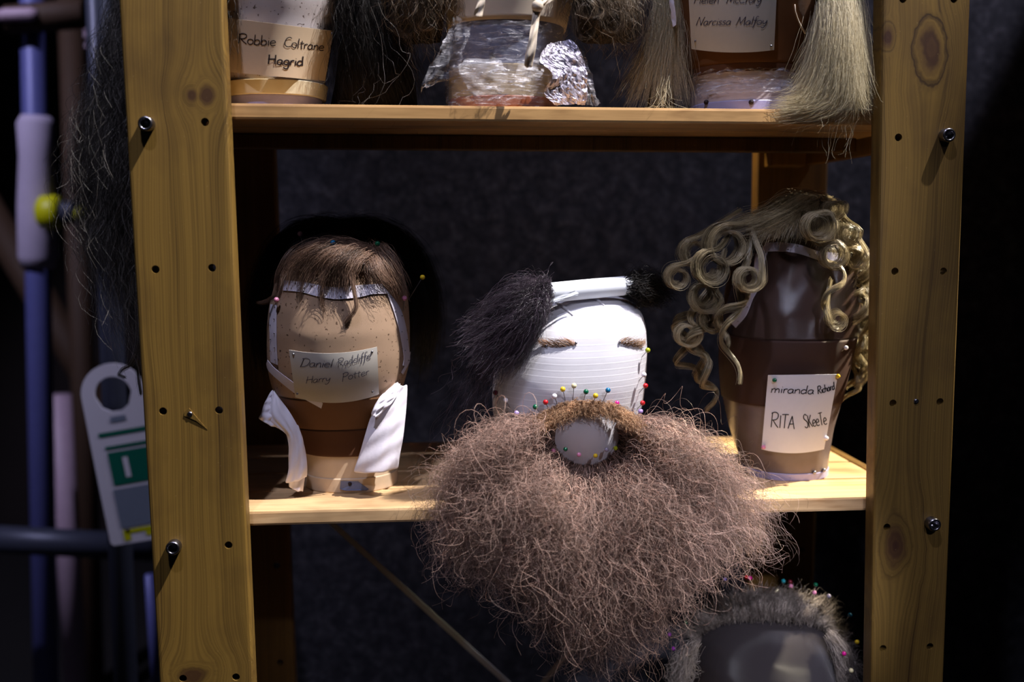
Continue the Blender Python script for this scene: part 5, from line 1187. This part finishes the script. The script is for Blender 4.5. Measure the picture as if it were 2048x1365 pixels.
b = bmesh.new(); lathe_bm(b, [(.012, -.045), (.016, -.03), (.016, .03), (.012, .045)], P(36, 30, YP-.07), (1, 0, .05), 14); bmobj('highlight', b, M['pinkpole'], t, True)  # pink piece standing in for a highlight on the clamp
for lab, q, r in (('blurred pale pink rag hanging high behind the grey wig', (140, 20, 60), .03), ('blurred pale pink rag below the higher one behind the grey wig', (158, 70, 50), .035)):
    t = thing('rag', lab, 'rag', tuple(P(q[0], q[1], 2.1)))
    flap('cloth', [((q[0]-22, q[1]-40), (q[0]+18, q[1]-40), 2.1, 2.12), ((q[0]-26, q[1]), (q[0]+22, q[1]-4), 2.08, 2.1), ((q[0]-14, q[1]+24), (q[0]+26, q[1]+20), 2.1, 2.12)], M['pinkpole'], t, .01, 8)

# hanging plastic inspection tag
Yt = 0.70
t = thing('scaffold_tag', 'blurred white plastic tag with round hole and green print, hanging left of the upright', 'tag', tuple(P(230, 790, Yt)))
tc = P(226, 789, Yt); k = float(np.linalg.norm(P(227, 789, Yt)-tc))
ang = math.radians(9.0)
def L2(x, y, dy=0.0):  # tag plane, pixels from the hole centre, turned by its lean
    X = x*math.cos(ang)+y*math.sin(ang); Z = x*math.sin(ang)-y*math.cos(ang)
    return tc+np.array([X*k, dy, Z*k])
hw, R0 = 64, 37
outer = [(-hw*math.cos(a), -hw*math.sin(a)) for a in np.linspace(0, math.pi, 25)]+[(hw+1, 60), (hw+2, 180), (hw+2, 312), (hw-6, 318)]+[(-hw+2, 316), (-hw-4, 310), (-hw-3, 180), (-hw-1, 60)]
no = len(outer); inner = []
for (x, y) in outer:
    a = math.atan2(y, x); inner.append((R0*math.cos(a), R0*math.sin(a)))
b = bmesh.new(); th = .004
F1 = [b.verts.new(tuple(L2(*q))) for q in outer]; F2 = [b.verts.new(tuple(L2(*q))) for q in inner]; B1 = [b.verts.new(tuple(L2(*q, th))) for q in outer]; B2 = [b.verts.new(tuple(L2(*q, th))) for q in inner]
for i in range(no):
    j = (i+1) % no
    for qd in ((F1[i], F1[j], F2[j], F2[i]), (B1[j], B1[i], B2[i], B2[j]), (F1[j], F1[i], B1[i], B1[j]), (F2[i], F2[j], B2[j], B2[i])): b.faces.new(qd)
bmobj('holder', b, M['tagwhite'], t)
def patch(name, x0, x1, y0, y1, m, par):
    b = bmesh.new(); vs = [b.verts.new(tuple(L2(x, y, -.0008))) for x, y in ((x0, y0), (x1, y0), (x1, y1), (x0, y1))]; b.faces.new(vs); return bmobj(name, b, m, par)
pp = bpy.data.objects.new('print', None); link(pp, t); pp.location = tuple(tc); pp.matrix_parent_inverse = Matrix.Translation(-Vector(t.location))
patch('small_mark', -16, 16, 46, 58, M['greyprint'], pp)
for (x0, x1, y0, y1, m) in ((-46, 56, 76, 85, 'green'), (-38, 56, 106, 113, 'green'), (-36, 56, 119, 190, 'green'), (-40, 58, 198, 282, 'greyprint'), (-32, 54, 286, 295, 'lemon'), (-38, -24, 286, 310, 'lemon'), (8, 24, 294, 306, 'lemon')):
    patch('band', x0, x1, y0, y1, M[m], pp)
b = bmesh.new(); vs = [b.verts.new(tuple(L2(x, y, -.0014))) for x, y in ((-8, 133), (3, 133), (3, 176), (-8, 176))]; b.faces.new(vs); bmobj('pale_bar', b, M['tagwhite'], pp)
for o in list(COL.objects):
    if o.name.startswith('shelf') and o.type == 'EMPTY': o.empty_display_size = .02
